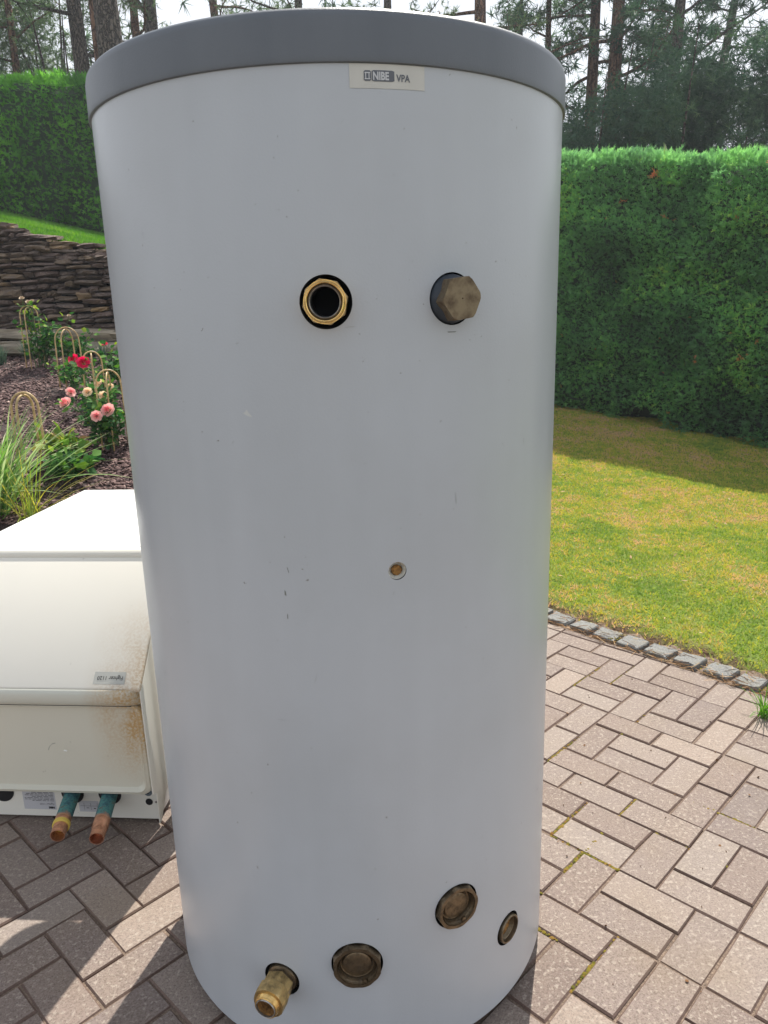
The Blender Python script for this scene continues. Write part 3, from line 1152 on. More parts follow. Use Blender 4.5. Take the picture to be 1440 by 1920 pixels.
# two ledge courses of long slabs in front of the wall
ledge = empty("stone_ledge", (-2.7, 6.6, 1.2))
tag(ledge, "low two stepped ledge of long flat slabs at the foot of the stone wall", "stone ledge")
for (yy, zt, dp) in ((6.70, 1.345, .28), (6.50, 1.245, .30)):
    xx = -5.2
    while xx < -.6:
        wd = rnd.uniform(.4, .8)
        o = bpy.data.objects.new("slab", slabs[rnd.randrange(8)])
        tl = .045 * (-2.8 - (xx + wd / 2))
        o.location = Vector((xx + wd / 2, yy, zt - .05 + tl * .9)) - Vector(ledge.location)
        o.rotation_euler = (0, .045, rnd.uniform(-.03, .03))
        o.scale = (wd * 1.04, dp, rnd.uniform(.085, .11))
        link(o, ledge)
        xx += wd


# ------------------------------------------------------------------ hedges
def spray_template():
    v, f = [], []

    def leaf(p, ang, ln, wd, curl):
        b = len(v)
        c_, s__ = math.cos(ang), math.sin(ang)
        for (a_, t, zz) in ((-.25, 0, 0), (.25, 0, 0), (.5, .55, curl * .5), (-.5, .55, curl * .5), (.12, 1, curl), (-.12, 1, curl)):
            lx_, ly_ = a_ * wd, t * ln
            v.append((p[0] + lx_ * c_ + ly_ * s__, p[1] - lx_ * s__ + ly_ * c_, p[2] + zz))
        f.extend([(b, b + 1, b + 2, b + 3), (b + 3, b + 2, b + 4, b + 5)])
    leaf((0, 0, 0), 0, 1.15, .13, -.12)
    leaf((0, .15, 0), .60, .55, .12, .1)
    leaf((0, .22, 0), -.6, .55, .12, -.1)
    leaf((0, .45, -.03), .5, .42, .11, -.1)
    leaf((0, .52, -.03), -.5, .40, .11, .1)
    return np.array(v, float), f


SPV, SPF = spray_template()


def hedge(name, P0, P1, zb0, zb1, zt0, zt1, thick, density, size, mat, label, seed, bumps, lean=(0, 0), gaps=(), follow=False):
    rg = np.random.default_rng(seed)
    P0, P1 = np.array(P0, float), np.array(P1, float)
    Lh = np.linalg.norm(P1 - P0)
    t_ = (P1 - P0) / Lh
    nrm = np.array([t_[1], -t_[0]])
    if nrm[1] > 0: nrm = -nrm
    root = empty(name, (*((P0 + P1) / 2), (zb0 + zb1) / 2))
    tag(root, label, "hedge")
    inv = -np.array(root.location)

    def zb(u):
        if follow:
            return lawn_z(P0[0] + t_[0] * u * Lh, P0[1] + t_[1] * u * Lh)
        return zb0 + (zb1 - zb0) * u

    def zt(u): return zt0 + (zt1 - zt0) * u

    def bulge(u, v):
        s_ = u * Lh
        H = (zt0 - zb0)
        b = np.zeros(len(u))
        for k_, (fs__, fz_, am) in enumerate(bumps):
            b += am * np.array([noise.noise(Vector((a_ * fs__, b_ * H * fz_, seed + k_ * 7.3))) for a_, b_ in zip(s_, v)])
        for (gu, gv, gr, gd) in gaps:
            dd_ = np.hypot((u - gu) * Lh, (v - gv) * H * 1.3)
            b -= gd * np.exp(-(dd_ / gr) ** 4)
        return b + .10 * np.sin(np.clip(v, 0, 1) * math.pi) - .10 * np.clip((v - .94) / .06, 0, 1) ** 2
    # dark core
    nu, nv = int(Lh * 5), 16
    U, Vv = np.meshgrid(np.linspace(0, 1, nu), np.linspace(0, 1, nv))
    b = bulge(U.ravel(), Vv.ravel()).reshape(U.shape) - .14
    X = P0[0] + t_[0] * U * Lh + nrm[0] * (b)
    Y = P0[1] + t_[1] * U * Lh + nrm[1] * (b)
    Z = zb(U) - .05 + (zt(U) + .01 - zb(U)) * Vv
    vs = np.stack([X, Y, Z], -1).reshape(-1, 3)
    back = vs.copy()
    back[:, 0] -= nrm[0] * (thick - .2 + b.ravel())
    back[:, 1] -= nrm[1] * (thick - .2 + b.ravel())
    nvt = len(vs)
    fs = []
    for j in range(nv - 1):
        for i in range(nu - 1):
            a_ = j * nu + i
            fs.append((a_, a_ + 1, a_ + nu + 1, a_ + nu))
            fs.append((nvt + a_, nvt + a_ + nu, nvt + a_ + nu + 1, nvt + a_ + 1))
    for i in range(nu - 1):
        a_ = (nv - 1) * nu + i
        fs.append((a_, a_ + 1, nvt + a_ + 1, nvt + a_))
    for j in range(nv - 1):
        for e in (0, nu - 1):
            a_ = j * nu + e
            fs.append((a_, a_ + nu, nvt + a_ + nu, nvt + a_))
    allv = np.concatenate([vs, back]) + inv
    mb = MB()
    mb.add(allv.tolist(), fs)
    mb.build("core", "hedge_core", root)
    # sprays on front
    H = (zt0 - zb0)
    n1 = int(Lh * H * density)
    u = rg.random(n1)
    v = rg.random(n1) ** .92
    b = bulge(u, v)
    depth = -rg.exponential(.045, n1)
    off = b + depth
    X = P0[0] + t_[0] * u * Lh + nrm[0] * off
    Y = P0[1] + t_[1] * u * Lh + nrm[1] * off
    Z = zb(u) + (zt(u) - zb(u)) * v
    # top
    n2 = int(Lh * thick * density * 1.1)
    u2 = rg.random(n2)
    w2 = rg.random(n2)
    X2 = P0[0] + t_[0] * u2 * Lh - nrm[0] * (w2 * thick - .02)
    Y2 = P0[1] + t_[1] * u2 * Lh - nrm[1] * (w2 * thick - .02)
    Z2 = zt(u2) + rg.normal(0, .028, n2) + .02 * np.sin(u2 * Lh * 5)
    n3 = int(Lh * H * density * .25)
    u3 = rg.random(n3)
    v3 = rg.random(n3)
    X3 = P0[0] + t_[0] * u3 * Lh - nrm[0] * thick
    Y3 = P0[1] + t_[1] * u3 * Lh - nrm[1] * thick
    Z3 = zb(u3) + (zt(u3) - zb(u3)) * v3
    # ends
    n4 = int(thick * H * density)
    e4 = np.where(rg.random(n4) < .5, 0, 1)
    w4 = rg.random(n4)
    v4 = rg.random(n4)
    X4 = P0[0] + t_[0] * e4 * Lh - nrm[0] * w4 * thick
    Y4 = P0[1] + t_[1] * e4 * Lh - nrm[1] * w4 * thick
    Z4 = zb(e4) + (zt(e4) - zb(e4)) * v4
    Pq = np.stack([np.concatenate([X, X2, X3, X4]), np.concatenate([Y, Y2, Y3, Y4]), np.concatenate([Z, Z2, Z3, Z4])], 1)
    N_ = len(Pq)
    up_ = np.concatenate([rg.normal(.35, .38, n1), rg.normal(1.4, .3, n2), rg.normal(.35, .3, n3 + n4)])
    out = np.concatenate([np.full(n1, .8), np.zeros(n2), np.full(n3, -.8), np.zeros(n4)])
    sidew = rg.normal(0, .55, N_) + lean[0]
    sidew[n1 + n2 + n3:] += np.where(e4 < .5, -1, 1)
    fw = np.stack([nrm[0] * out + t_[0] * sidew, nrm[1] * out + t_[1] * sidew, up_], 1)
    sz = size * rg.uniform(.6, 1.25, N_)
    sz[n1:n1 + n2] *= .85
    R_ = rot_from(fw, rg.normal(0, .9, N_), sz)
    cl = np.array([noise.noise(Vector((a_ * 2.2, b_ * 2.2, c_ * 2.2 + seed))) for a_, b_, c_ in Pq]) * .55
    rv_ = np.clip(.47 + cl + rg.normal(0, .14, N_), 0, .95)
    rv_[n1:n1 + n2] = np.clip(rv_[n1:n1 + n2] + .08, 0, .8)
    br = rg.random(N_) < .002
    br[:n1] |= (np.array([noise.noise(Vector((a_ * 5.5, b_ * 5.5, c_ * 5.5 + 31))) for a_, b_, c_ in Pq[:n1]]) > .78)
    rv_[br & (np.arange(N_) < n1)] = 1.0
    scatter_mesh("foliage", mat, SPV, SPF, (R_, Pq + inv), rv_, root)
    return root


A_ = np.array([3.67, 7.10])
dirB = np.array([2.06, 9.0]) - A_
dirB /= np.linalg.norm(dirB)
pR = A_ - dirB * 3.2
pL = A_ + dirB * 4.5
hedge("thuja_hedge", pL, pR, .40, 0.0, 3.30, 2.07, 1.1, 2900, .070, "thuja",
      "tall dense thuja hedge with clipped level top behind the patchy lawn", 3,
      [(1.1, 1.1, .22), (2.7, 2.7, .14), (6, 6, .06)], lean=(.25, 0), gaps=[(.405, .0, .24, .6), (.535, .0, .10, .5)], follow=True)
hedge("thuja_hedge", (-8.8, 12.1), (-2.2, 12.0), 3.75, 2.2, 4.72, 4.76, 1.1, 1700, .085, "thuja_fresh",
      "lighter green hedge of upright thujas on top of the grass slope", 8,
      [(2.0, .35, .34), (4.5, 1.6, .16), (7, 6, .08)])

# tall stray shoots above the clipped top
for k_, (xq, hq) in enumerate(((2.72, .15), (2.80, .22), (2.93, .27), (3.06, .18))):
    yq = 7.1 + (3.67 - xq) * 1.18 + .25
    mbv, mbf = [], []
    zq = 2.70 + (3.06 - xq) * .25
    o = tuft("stray_shoot", (xq, yq, zq), 7, hq, .35, "stripe_grass", ("thin pale shoot, shortest and outermost of four above the clipped hedge top", "second of four thin pale shoots above the hedge, counted from the tank", "tallest thin pale shoot standing up above the clipped hedge top", "thin pale shoot above the hedge top, the one farthest from the tank")[k_], "shoot", "stray shoots above the hedge top", wid=.011, seed=50 + k_)

# ------------------------------------------------------------------ pines and undergrowth
def clump_template(n, seed, wid=.05):
    rr = random.Random(seed)
    v, f = [], []
    for i in range(n):
        d_ = Vector((rr.gauss(0, 1), rr.gauss(0, 1), rr.gauss(.25, .9))).normalized()
        s_ = d_.orthogonal().normalized() * wid
        b = len(v)
        ln_ = rr.uniform(.6, 1)
        v += [tuple(-s_), tuple(s_), tuple(d_ * ln_)]
        f.append((b, b + 1, b + 2))
    return np.array(v, float), f


CLV, CLF = clump_template(13, 5)


def pine(base, h, r, lean, name, label, bark_, n_br, spread, crown_mat="needles", zlow=.35, seed=0, csize=.15, clumps=26, bend=0.0, group=None):
    rr = random.Random(seed)
    root = empty(name, base)
    tag(root, label, "pine", group)
    pts, rad = [], []
    nseg = 12
    for i in range(nseg + 1):
        t = i / nseg
        pts.append(Vector((lean[0] * t * h + bend * math.sin(t * 3.1), lean[1] * t * h + .05 * math.sin(t * 5 + seed), t * h)))
        rad.append(r * (1 - .72 * t) * (1 + .25 * math.exp(-t * 18)))
    MB().tube(pts, rad, 14).build("trunk", bark_, root, True)
    CP, CR = [], []
    bm_ = MB()
    for k_ in range(n_br):
        t = zlow + (1 - zlow) * (k_ + rr.random()) / n_br
        i = min(nseg - 1, int(t * nseg))
        p0 = pts[i].lerp(pts[i + 1], t * nseg - i)
        az = rr.uniform(0, 2 * math.pi)
        ln_ = spread * (1.15 - .75 * (t - zlow) / (1 - zlow)) * rr.uniform(.6, 1.15)
        el = rr.uniform(-.15, .45)
        br = [p0]
        dcur = Vector((math.cos(az), math.sin(az), el))
        for s_ in range(6):
            dcur = (dcur + Vector((rr.uniform(-.28, .28), rr.uniform(-.28, .28), rr.uniform(-.22, .24)))).normalized()
            br.append(br[-1] + dcur * ln_ / 6)
        r0 = r * .20 * (1.15 - .6 * t) + .008
        bm_.tube(br, [r0 * (1 - .13 * s_) for s_ in range(7)], 5)
        for s_ in range(2, 7):
            for q_ in range(2):
                d2 = (Vector((rr.gauss(0, 1), rr.gauss(0, 1), rr.gauss(.1, .45)))).normalized()
                tl = ln_ * rr.uniform(.12, .3)
                tip = br[s_] + d2 * tl
                mid = br[s_] + d2 * tl * .5 + Vector((0, 0, rr.uniform(-.05, .06)))
                bm_.tube([br[s_], mid, tip], [r0 * .3, r0 * .2, .003], 4, False)
                nc = max(1, int(clumps / 10 * rr.uniform(.5, 1.6)))
                for c_ in range(nc):
                    g_ = rr.random()
                    CP.append(br[s_].lerp(tip, .35 + .75 * g_) + Vector((rr.gauss(0, .10), rr.gauss(0, .10), rr.gauss(.03, .07))))
    bm_.build("branches", bark_, root, True)["kind"] = "stuff"
    CP = np.array([tuple(q_) for q_ in CP])
    N_ = len(CP)
    rg = np.random.default_rng(seed)
    R_ = rot_from(rg.normal(size=(N_, 3)), rg.uniform(0, 6, N_), csize * rg.uniform(.6, 1.3, N_))
    cl = np.array([noise.noise(Vector(tuple(q_ * 1.2))) for q_ in CP])
    scatter_mesh("crown", crown_mat, CLV, CLF, (R_, CP), np.clip(.45 + cl * .6 + rg.normal(0, .15, N_), 0, 1), root)
    return root


def gz(x, y):
    return float(far_ground_z(np.array([x]), np.array([y]))[0])


G1 = "pines standing behind the hedges"
pines = [
    # x,   y,   h,   r,  lean, bark, branches, spread, label, zlow, bend, clumps
    (-6.75, 16, 9, .085, (-.01, 0), "bark_red", 22, 1.6, "slim reddish pine at the picture edge behind the light green hedge", .25, .1, 18),
    (-5.10, 15, 9, .17, (-.02, 0), "bark_grey", 24, 2.0, "mid sized pine with bare side branches behind the light green hedge", .22, .05, 12),
    (-3.93, 13, 9, .245, (-.008, 0), "bark_grey", 16, 1.6, "thick grey fissured pine trunk rising behind the water tank rim", .45, 0, 14),
    (-4.33, 13.6, 9, .085, (-.0, 0), "bark_red", 10, 1.2, "slim red barked pine touching the thick grey trunk", .5, 0, 14),
    (-4.10, 15.2, 9, .10, (.0, 0), "bark_red", 14, 1.5, "slim orange barked pine just beside the thick grey trunk", .35, -.04, 16),
    (-4.33, 17, 10, .19, (.0, 0), "bark_grey", 18, 1.8, "dark straight pine second from the thick grey trunk", .35, 0, 16),
    (-3.1, 18, 10, .13, (-.05, 0), "bark_red", 18, 1.8, "leaning reddish pine above the tank rim", .3, .1, 18),
    (-1.5, 17, 10, .12, (.02, 0), "bark_grey", 18, 1.8, "slim grey pine half hidden above the tank lid", .3, .0, 20),
    (0.4, 19, 11, .14, (.0, 0), "bark_grey", 18, 2.0, "grey pine above the middle of the tank lid", .3, .0, 20),
    (2.05, 16, 10, .19, (.0, 0), "bark_red", 18, 1.9, "stout reddish pine above the tank lid", .35, .0, 20),
    (3.0, 17, 10, .06, (.0, 0), "bark_grey", 14, 1.3, "very thin dark pine just beyond the tank lid", .3, .0, 14),
    (3.55, 17, 10, .10, (.0, 0), "bark_red", 16, 1.5, "thin red pine just beyond the tank lid", .3, .0, 14),
    (4.35, 17, 11, .17, (.012, 0), "bark_red", 26, 2.2, "straight reddish pine, first of the close pair behind the tall hedge", .20, .05, 34),
    (4.52, 16, 11, .19, (.018, 0), "bark_red", 26, 2.3, "wide reddish pine, second of the close pair behind the tall hedge", .20, .0, 34),
    (5.52, 16, 11, .16, (.02, 0), "bark_grey", 26, 2.3, "dark curving pine standing by itself behind the tall hedge", .18, .12, 34),
    (6.35, 17, 11, .13, (.125, 0), "bark_grey", 22, 2.0, "strongly leaning pine near the picture corner behind the tall hedge", .22, .0, 30),
]
for k_, (x_, y_, h_, r_, ln_, bk, nb, sp, lb, zl, bd, cl_) in enumerate(pines):
    pine((x_, y_, gz(x_, y_)), h_, r_, ln_, "pine_tree", lb, bk, nb, sp, "needles" if x_ > 2.5 else "needles_light", zl, 100 + k_, .20 if x_ > 2.5 else .16, int(cl_ * 2.3), bd, G1)


def shrub(base, h, w_, label, mat, seed, n=1500, csize=.13):
    rr = random.Random(seed)
    rg = np.random.default_rng(seed)
    root = empty("evergreen_shrub", base)
    tag(root, label, "shrub", "evergreens filling the gap under the pines")
    tr = MB()
    P_ = []
    for k_ in range(9):
        az = rr.uniform(0, 6.28)
        tip = Vector((math.cos(az) * w_ * rr.uniform(.1, .5), math.sin(az) * w_ * .4, h * rr.uniform(.6, .98)))
        mid = tip * .5 + Vector((rr.uniform(-.2, .2), rr.uniform(-.2, .2), 0))
        tr.tube([(0, 0, 0), mid, tip], [.05, .03, .008], 5, False)
    tr.build("stems", "bark_grey", root, True)
    lobes = [(Vector((rr.uniform(-.42, .42) * w_, rr.uniform(-.3, .3) * w_, h * rr.uniform(.35, .9))), rr.uniform(.22, .42) * w_ * .8) for _ in range(12)]
    while len(P_) < n:
        c_, R0 = lobes[rr.randrange(12)]
        d_ = Vector((rr.gauss(0, 1), rr.gauss(0, 1), rr.gauss(0, .8))).normalized() * R0 * rr.random() ** .4
        q_ = c_ + d_
        if q_.z > .05: P_.append(tuple(q_))
    P_ = np.array(P_)
    R_ = rot_from(rg.normal(size=(n, 3)), rg.uniform(0, 6, n), csize * rg.uniform(.6, 1.3, n))
    cl = np.array([noise.noise(Vector(tuple(q_ * 1.5)) + Vector((seed, 0, 0))) for q_ in P_])
    scatter_mesh("foliage", mat, CLV, CLF, (R_, P_), np.clip(.42 + cl * .7 + rg.normal(0, .13, n), 0, 1), root)


sh = [
    (3.3, 12.5, 4.0, 2.4, "needles", "dark evergreen shrub peeping between tank and tall hedge top", 2000),
    (4.6, 12.2, 3.9, 2.6, "needles", "dark evergreen shrub at the foot of the paired reddish pines", 2400),
    (5.9, 12.6, 4.3, 2.8, "needles", "dense evergreen shrub below the curving dark pine", 2600),
    (7.2, 12.4, 4.5, 2.8, "needles_light", "paler evergreen shrub under the leaning pine near the picture edge", 2600),
    (8.6, 13, 4.9, 3.0, "needles", "evergreen shrub cut off by the picture edge", 1800),
    (-8.3, 16, 4.2, 3.0, "needles_light", "olive evergreen mass at the picture edge over the light green hedge", 1800),
    (-6.2, 17, 4.6, 3.0, "needles_light", "olive evergreen with bare twigs between the slim and mid sized pines", 2000),
    (-4.9, 18, 3.6, 2.0, "needles_light", "small olive evergreen left of the thick grey trunk", 1000),
]
for k_, (x_, y_, h_, w_, mt, lb, n_) in enumerate(sh):
    lb = lb.replace("left of", "beside")
    shrub((x_, y_, gz(x_, y_)), h_ + (1.0 if x_ > 0 else .6), w_, lb, mt, 300 + k_, int(n_ * 2.0))

# far woods beyond: trunks and crowns that read as one mass
rg = np.random.default_rng(77)
n = 13000
X = rg.uniform(-22, 26, n)
Y = rg.uniform(24, 34, n)
base_z = np.where(X < 0, 3, 1)
cen = np.array([noise.noise(Vector((a_ * .35, 0, b_ * .1))) for a_, b_ in zip(X, Y)])
Z = base_z + rg.random(n) ** 1.3 * (5.5 + cen * 5 + np.where(X > 3, 1.0, 0))
keep = np.array([noise.noise(Vector((a_ * .6, b_ * .6, c_ * .6))) for a_, b_, c_ in zip(X, Y, Z)]) > np.where(X > 3, -.18, -.12)
X, Y, Z = X[keep], Y[keep], Z[keep]
n = len(X)
R_ = rot_from(rg.normal(size=(n, 3)), rg.uniform(0, 6, n), .36 * rg.uniform(.6, 1.3, n))
o = scatter_mesh("distant_woods", "needles", CLV, CLF, (R_, np.stack([X, Y, Z], 1)), rg.random(n))
tag(o, kind="stuff", label="distant pine wood showing through the nearer trees")

# ------------------------------------------------------------------ rose bed plants and bamboo hoops
def hoop_support(loc, wid, hgt, rz, label, r=.0046):
    root = empty("bamboo_support", loc, rz)
    tag(root, label, "plant support", "bent bamboo plant supports in the rose bed")
    for q_, (ang, wk, hk) in enumerate(((0, 1, 1), (1.15, .92, .97))):
        pts = []
        R0 = wid / 2 * wk
        H_ = hgt * hk - R0
        pts.append((-R0 * 1.1, 0, -.08))
        pts.append((-R0 * 1.05, 0, H_ * .5))
        for i in range(13):
            t = math.pi * i / 12
            pts.append((-R0 * math.cos(t), 0, H_ + R0 * 1.15 * math.sin(t)))
        pts.append((R0 * 1.05, 0, H_ * .5))
        pts.append((R0 * 1.1, 0, -.08))
        c_, s_ = math.cos(ang), math.sin(ang)
        pts = [(a_ * c_ - b_ * s_, a_ * s_ + b_ * c_, z_) for a_, b_, z_ in pts]
        MB().tube(pts, r, 7).build("hoop", "bamboo", root, True)


def bz(x, y): return float(bed_z(x, y))


hoop_support((-1.82, 3.9, bz(-1.82, 3.9)), .13, .395, .15, "thick bamboo hoop support behind the arching striped grass", .0064)
hoop_support((-2.665, 6.0, bz(-2.665, 6.0)), .125, .46, .3, "bamboo hoop support around the faded roses near the stone ledge")
hoop_support((-2.16, 5.4, bz(-2.16, 5.4)), .155, .41, .25, "bamboo hoop support with empty top between faded and red roses")
hoop_support((-1.82, 4.9, bz(-1.82, 4.9)), .125, .36, .75, "bamboo hoop support just beside the red roses")
hoop_support((-1.485, 4.2, bz(-1.485, 4.2)), .135, .42, .6, "bamboo hoop support standing over the pink roses")

LFV = np.array([[0, 0, 0], [.34, .3, .07], [.42, .62, .08], [0, 1.05, -.05], [-.42, .62, .08], [-.34, .3, .07], [0, .55, -.03]], float)
LFF = [(0, 1, 6), (1, 2, 6), (2, 3, 6), (3, 4, 6), (4, 5, 6), (5, 0, 6)]


def bloom(parent, c, r, tilt, mat, seed, dens=5):
    rr = random.Random(seed)
    V, F, RV = [], [], []
    ring = [(0.22, 4, 1.1), (.42, 5, 1.05), (.62, 6, .95), (.82, 7, .75), (1.0, 8, .5)]
    for k_, (rad, n_, up) in enumerate(ring):
        for i in range(n_):
            az = 2 * math.pi * (i + .5 * (k_ % 2)) / n_ + rr.uniform(-.15, .15)
            w_ = 2.4 * math.pi * rad / n_ * .95
            b0 = len(V)
            for (uu, vv) in ((-1, 0), (1, 0), (-1.1, .5), (1.1, .5), (-.8, .9), (.8, .9), (0, 1.05)):
                rr_ = rad * (.35 + .65 * vv) * r
                aa = az + uu * w_ / 2 / max(rad, .2) * (.5 + .6 * vv)
                h_ = r * (up * (.15 + .85 * vv) - .25 + (-.10 * vv if k_ > 2 else 0))
                V.append((rr_ * math.cos(aa), rr_ * math.sin(aa), h_ * .85))
                RV.append(min(1, max(0, .25 + .2 * k_ + rr.uniform(-.1, .1) + .15 * vv)))
            F += [(b0, b0 + 1, b0 + 3), (b0, b0 + 3, b0 + 2), (b0 + 2, b0 + 3, b0 + 5), (b0 + 2, b0 + 5, b0 + 4), (b0 + 4, b0 + 5, b0 + 6)]
    Rm = np.array(Matrix.Rotation(tilt[0], 3, 'X') @ Matrix.Rotation(tilt[1], 3, 'Y'))
    o = scatter_mesh("bloom", mat, np.array(V), F, (Rm[None], np.array([c])), np.array(RV)[None], parent)
    for p_ in o.data.polygons: p_.use_smooth = True
    return o


def rose(name, base, label, leaf_mat, n_leaf, w_, h_, blooms, seed, stems=6, lsz=.035, cat="rose bush"):
    rr = random.Random(seed)
    rg = np.random.default_rng(seed)
    root = empty(name, base)
    tag(root, label, cat)
    sm = MB()
    B = Vector(base)
    tips = []
    for (c, r_, tl, mt) in blooms:
        tips.append(Vector(c) - B)
    for k_ in range(stems):
        tips.append(Vector((rr.uniform(-.5, .5) * w_, rr.uniform(-.4, .4) * w_, h_ * rr.uniform(.5, 1))))
    lp, ld = [], []
    for tp in tips:
        p0 = Vector((rr.uniform(-.04, .04), rr.uniform(-.04, .04), 0))
        mid = p0.lerp(tp, .5) + Vector((rr.uniform(-.04, .04), rr.uniform(-.04, .04), .03))
        sm.tube([p0, mid, tp], [.0045, .0035, .0022], 5, False)
        for q_ in range(max(2, int(1.6 * n_leaf) // len(tips))):
            t = rr.uniform(.2, .97)
            a_ = p0.lerp(mid, t * 2) if t < .5 else mid.lerp(tp, t * 2 - 1)
            d_ = Vector((rr.gauss(0, 1), rr.gauss(0, 1), rr.gauss(.2, .5))).normalized()
            lp.append(a_ + d_ * rr.uniform(.01, .06))
            ld.append(d_)
    sm.build("stems", "stem_green", root, True)
    for (c, r_, tl, mt) in blooms:
        bloom(root, tuple(Vector(c) - B), r_, tl, mt, seed + int(c[0] * 1000))
    lp = np.array([tuple(q_) for q_ in lp])
    ld = np.array([tuple(q_) for q_ in ld])
    R_ = rot_from(ld, rg.normal(0, .7, len(lp)), lsz * rg.uniform(.6, 1.3, len(lp)))
    scatter_mesh("leaves", leaf_mat, LFV, LFF, (R_, lp), np.clip(rg.beta(1.8, 2, len(lp)) + (lp[:, 2] / h_ - .5) * .25, 0, 1), root)
    return root


Pk, Pc, Rd, Dr = "petal_pink", "petal_peach", "petal_red", "petal_dry"
rose("rose_bush", (-1.51, 4.22, bz(-1.51, 4.22)), "rose bush with pale pink and peach blooms next to the tank", "rose_leaf", 330, .34, .30, [
    ((-1.462, 4.08, .946), .040, (1.0, -.1), Pk), ((-1.508, 4.03, .922), .032, (1.2, .2), Pk), ((-1.683, 4.08, .990), .037, (.8, -.3), Pk),
    ((-1.698, 4.2, 1.035), .030, (.9, .6), Pk), ((-1.605, 4.2, 1.034), .029, (1.0, 0), Pc), ((-1.522, 4.2, 1.012), .027, (1.1, .5), Pc),
    ((-1.556, 4.25, 1.075), .027, (.9, -.5), Pc), ((-1.50, 4.27, 1.055), .020, (.9, .1), Pc)], 21, 8)
rose("rose_bush", (-1.86, 4.95, bz(-1.86, 4.95)), "rose bush with two crimson red blooms side by side", "rose_leaf", 150, .26, .25, [
    ((-1.935, 4.9, 1.180), .036, (.9, -.2), Rd), ((-1.856, 4.85, 1.158), .043, (1.0, .2), Rd)], 22, 6)
rose("rose_bush", (-1.80, 5.35, bz(-1.80, 5.35)), "rose bush with one small red bud close behind the tank edge", "rose_leaf", 110, .26, .24, [
    ((-1.866, 5.3, 1.252), .022, (.5, 0), Rd)], 23, 6, .045)
rose("rose_bush", (-2.62, 6.02, bz(-2.62, 6.02)), "tall rose bush with faded dry blooms close to the stone ledge", "rose_leaf", 230, .32, .38, [
    ((-2.70, 6.0, 1.585), .022, (.5, 0), Dr), ((-2.655, 6.0, 1.555), .024, (.5, .3), Dr), ((-2.625, 6.0, 1.56), .022, (.6, -.3), Dr), ((-2.40, 6.1, 1.45), .016, (.5, 0), Dr)], 24, 9, .042)
rose("rose_bush", (-1.66, 3.92, bz(-1.66, 3.92)), "low bush with large yellowing green leaves beside the striped grass", "pale_leaf", 80, .30, .19, [], 25, 7, .058)
rose("rose_bush", (-1.60, 3.75, bz(-1.60, 3.75)), "dark leafed low rose without flowers nearest the striped grass", "rose_leaf", 90, .28, .12, [], 26, 6, .048)
rose("rose_bush", (-2.12, 5.30, bz(-2.12, 5.30)), "sparse young rose under the empty topped bamboo hoop", "rose_leaf", 80, .22, .2, [], 27, 5, .035)
rose("leafy_plant", (-2.36, 6.1, bz(-2.36, 6.1)), "bluish green leafy plant in front of the ledge by the far hoop", "rose_leaf", 110, .3, .24, [], 28, 6, .04, "plant")
for k_, (x_, y_, lb) in enumerate(((-2.98, 6.1, "grey green lavender tuft at the picture edge below the ledge"), (-2.83, 6.25, "grey green lavender tuft beside the faded rose bush"),
                                   (-2.18, 6.1, "grey green lavender tuft below the ledge, between two hoops"), (-1.98, 5.95, "grey green lavender tuft near the small red bud"))):
    tuft("lavender_tuft", (x_, y_, bz(x_, y_)), 70, .20, .5, "lavender_leaf", lb, "lavender", "lavender tufts along the ledge", wid=.004, seed=70 + k_)

# ------------------------------------------------------------------ the tank
TC = Vector((-0.0788, 1.567, 0))
TR = 0.425
ZB, ZLB, ZLT = 0.0227, 1.745, 1.812
tank = empty("water_tank", TC)
tag(tank, "large grey cylindrical water tank with brass fittings and dark lid on the paving", "water tank")
HOLES = [(0.45, 1.4343, .0385, 'ul'), (26.7, 1.4343, .0385, 'ur'), (0.7, .2540, .0480, 'lc'), (27.2, .3340, .0465, 'rc'), (46.2, .200, .0355, 'e'), (-19.3, .2005, .0360, 'll'), (13.3, 1.0155, .0150, 'sm')]


def frame_at(th, z, off=0.0):
    t = math.radians(th)
    nn_ = Vector((math.sin(t), -math.cos(t), 0))
    tx = Vector((math.cos(t), math.sin(t), 0))
    M_ = Matrix((tx, Vector((0, 0, 1)), nn_)).transposed().to_4x4()
    M_.translation = nn_ * (TR + off) + Vector((0, 0, z))
    return M_


NS = 300
jm = MB()
# jacket: outer wall, small bottom radius, inner wall 12 mm in
prof = [(TR - .0, ZLB + .03), (TR, ZB + .012), (TR - .003, ZB + .004), (TR - .012, ZB), (TR - .05, ZB), (TR - .05, ZLB + .03)]
jm.lathe(prof, NS, close=True)
jacket = jm.build("jacket", "tank_vinyl", tank)
cut = MB()
for (th, z_, r_, nm_) in HOLES:
    M_ = frame_at(th, z_)
    cut.lathe([(r_, -.11), (r_, .05)], 56, M=M_)
cutter = cut.build("cutter", "foam")
cutter.location = TC
cutter.parent = None
bpy.context.view_layer.update()
bo = jacket.modifiers.new("b", 'BOOLEAN')
bo.object = cutter
bo.operation = 'DIFFERENCE'
bo.solver = 'EXACT'
dg = bpy.context.evaluated_depsgraph_get()
newme = bpy.data.meshes.new_from_object(jacket.evaluated_get(dg))
jacket.modifiers.clear()
jacket.data = newme
bpy.data.objects.remove(cutter)
newme.polygons.foreach_set("use_smooth", [True] * len(newme.polygons))
newme.materials.clear()
newme.materials.append(MATS["tank_vinyl"])
newme.materials.append(MATS["dark_foam"])
nrms = [Vector((0, 0, 0))] * len(newme.loops)
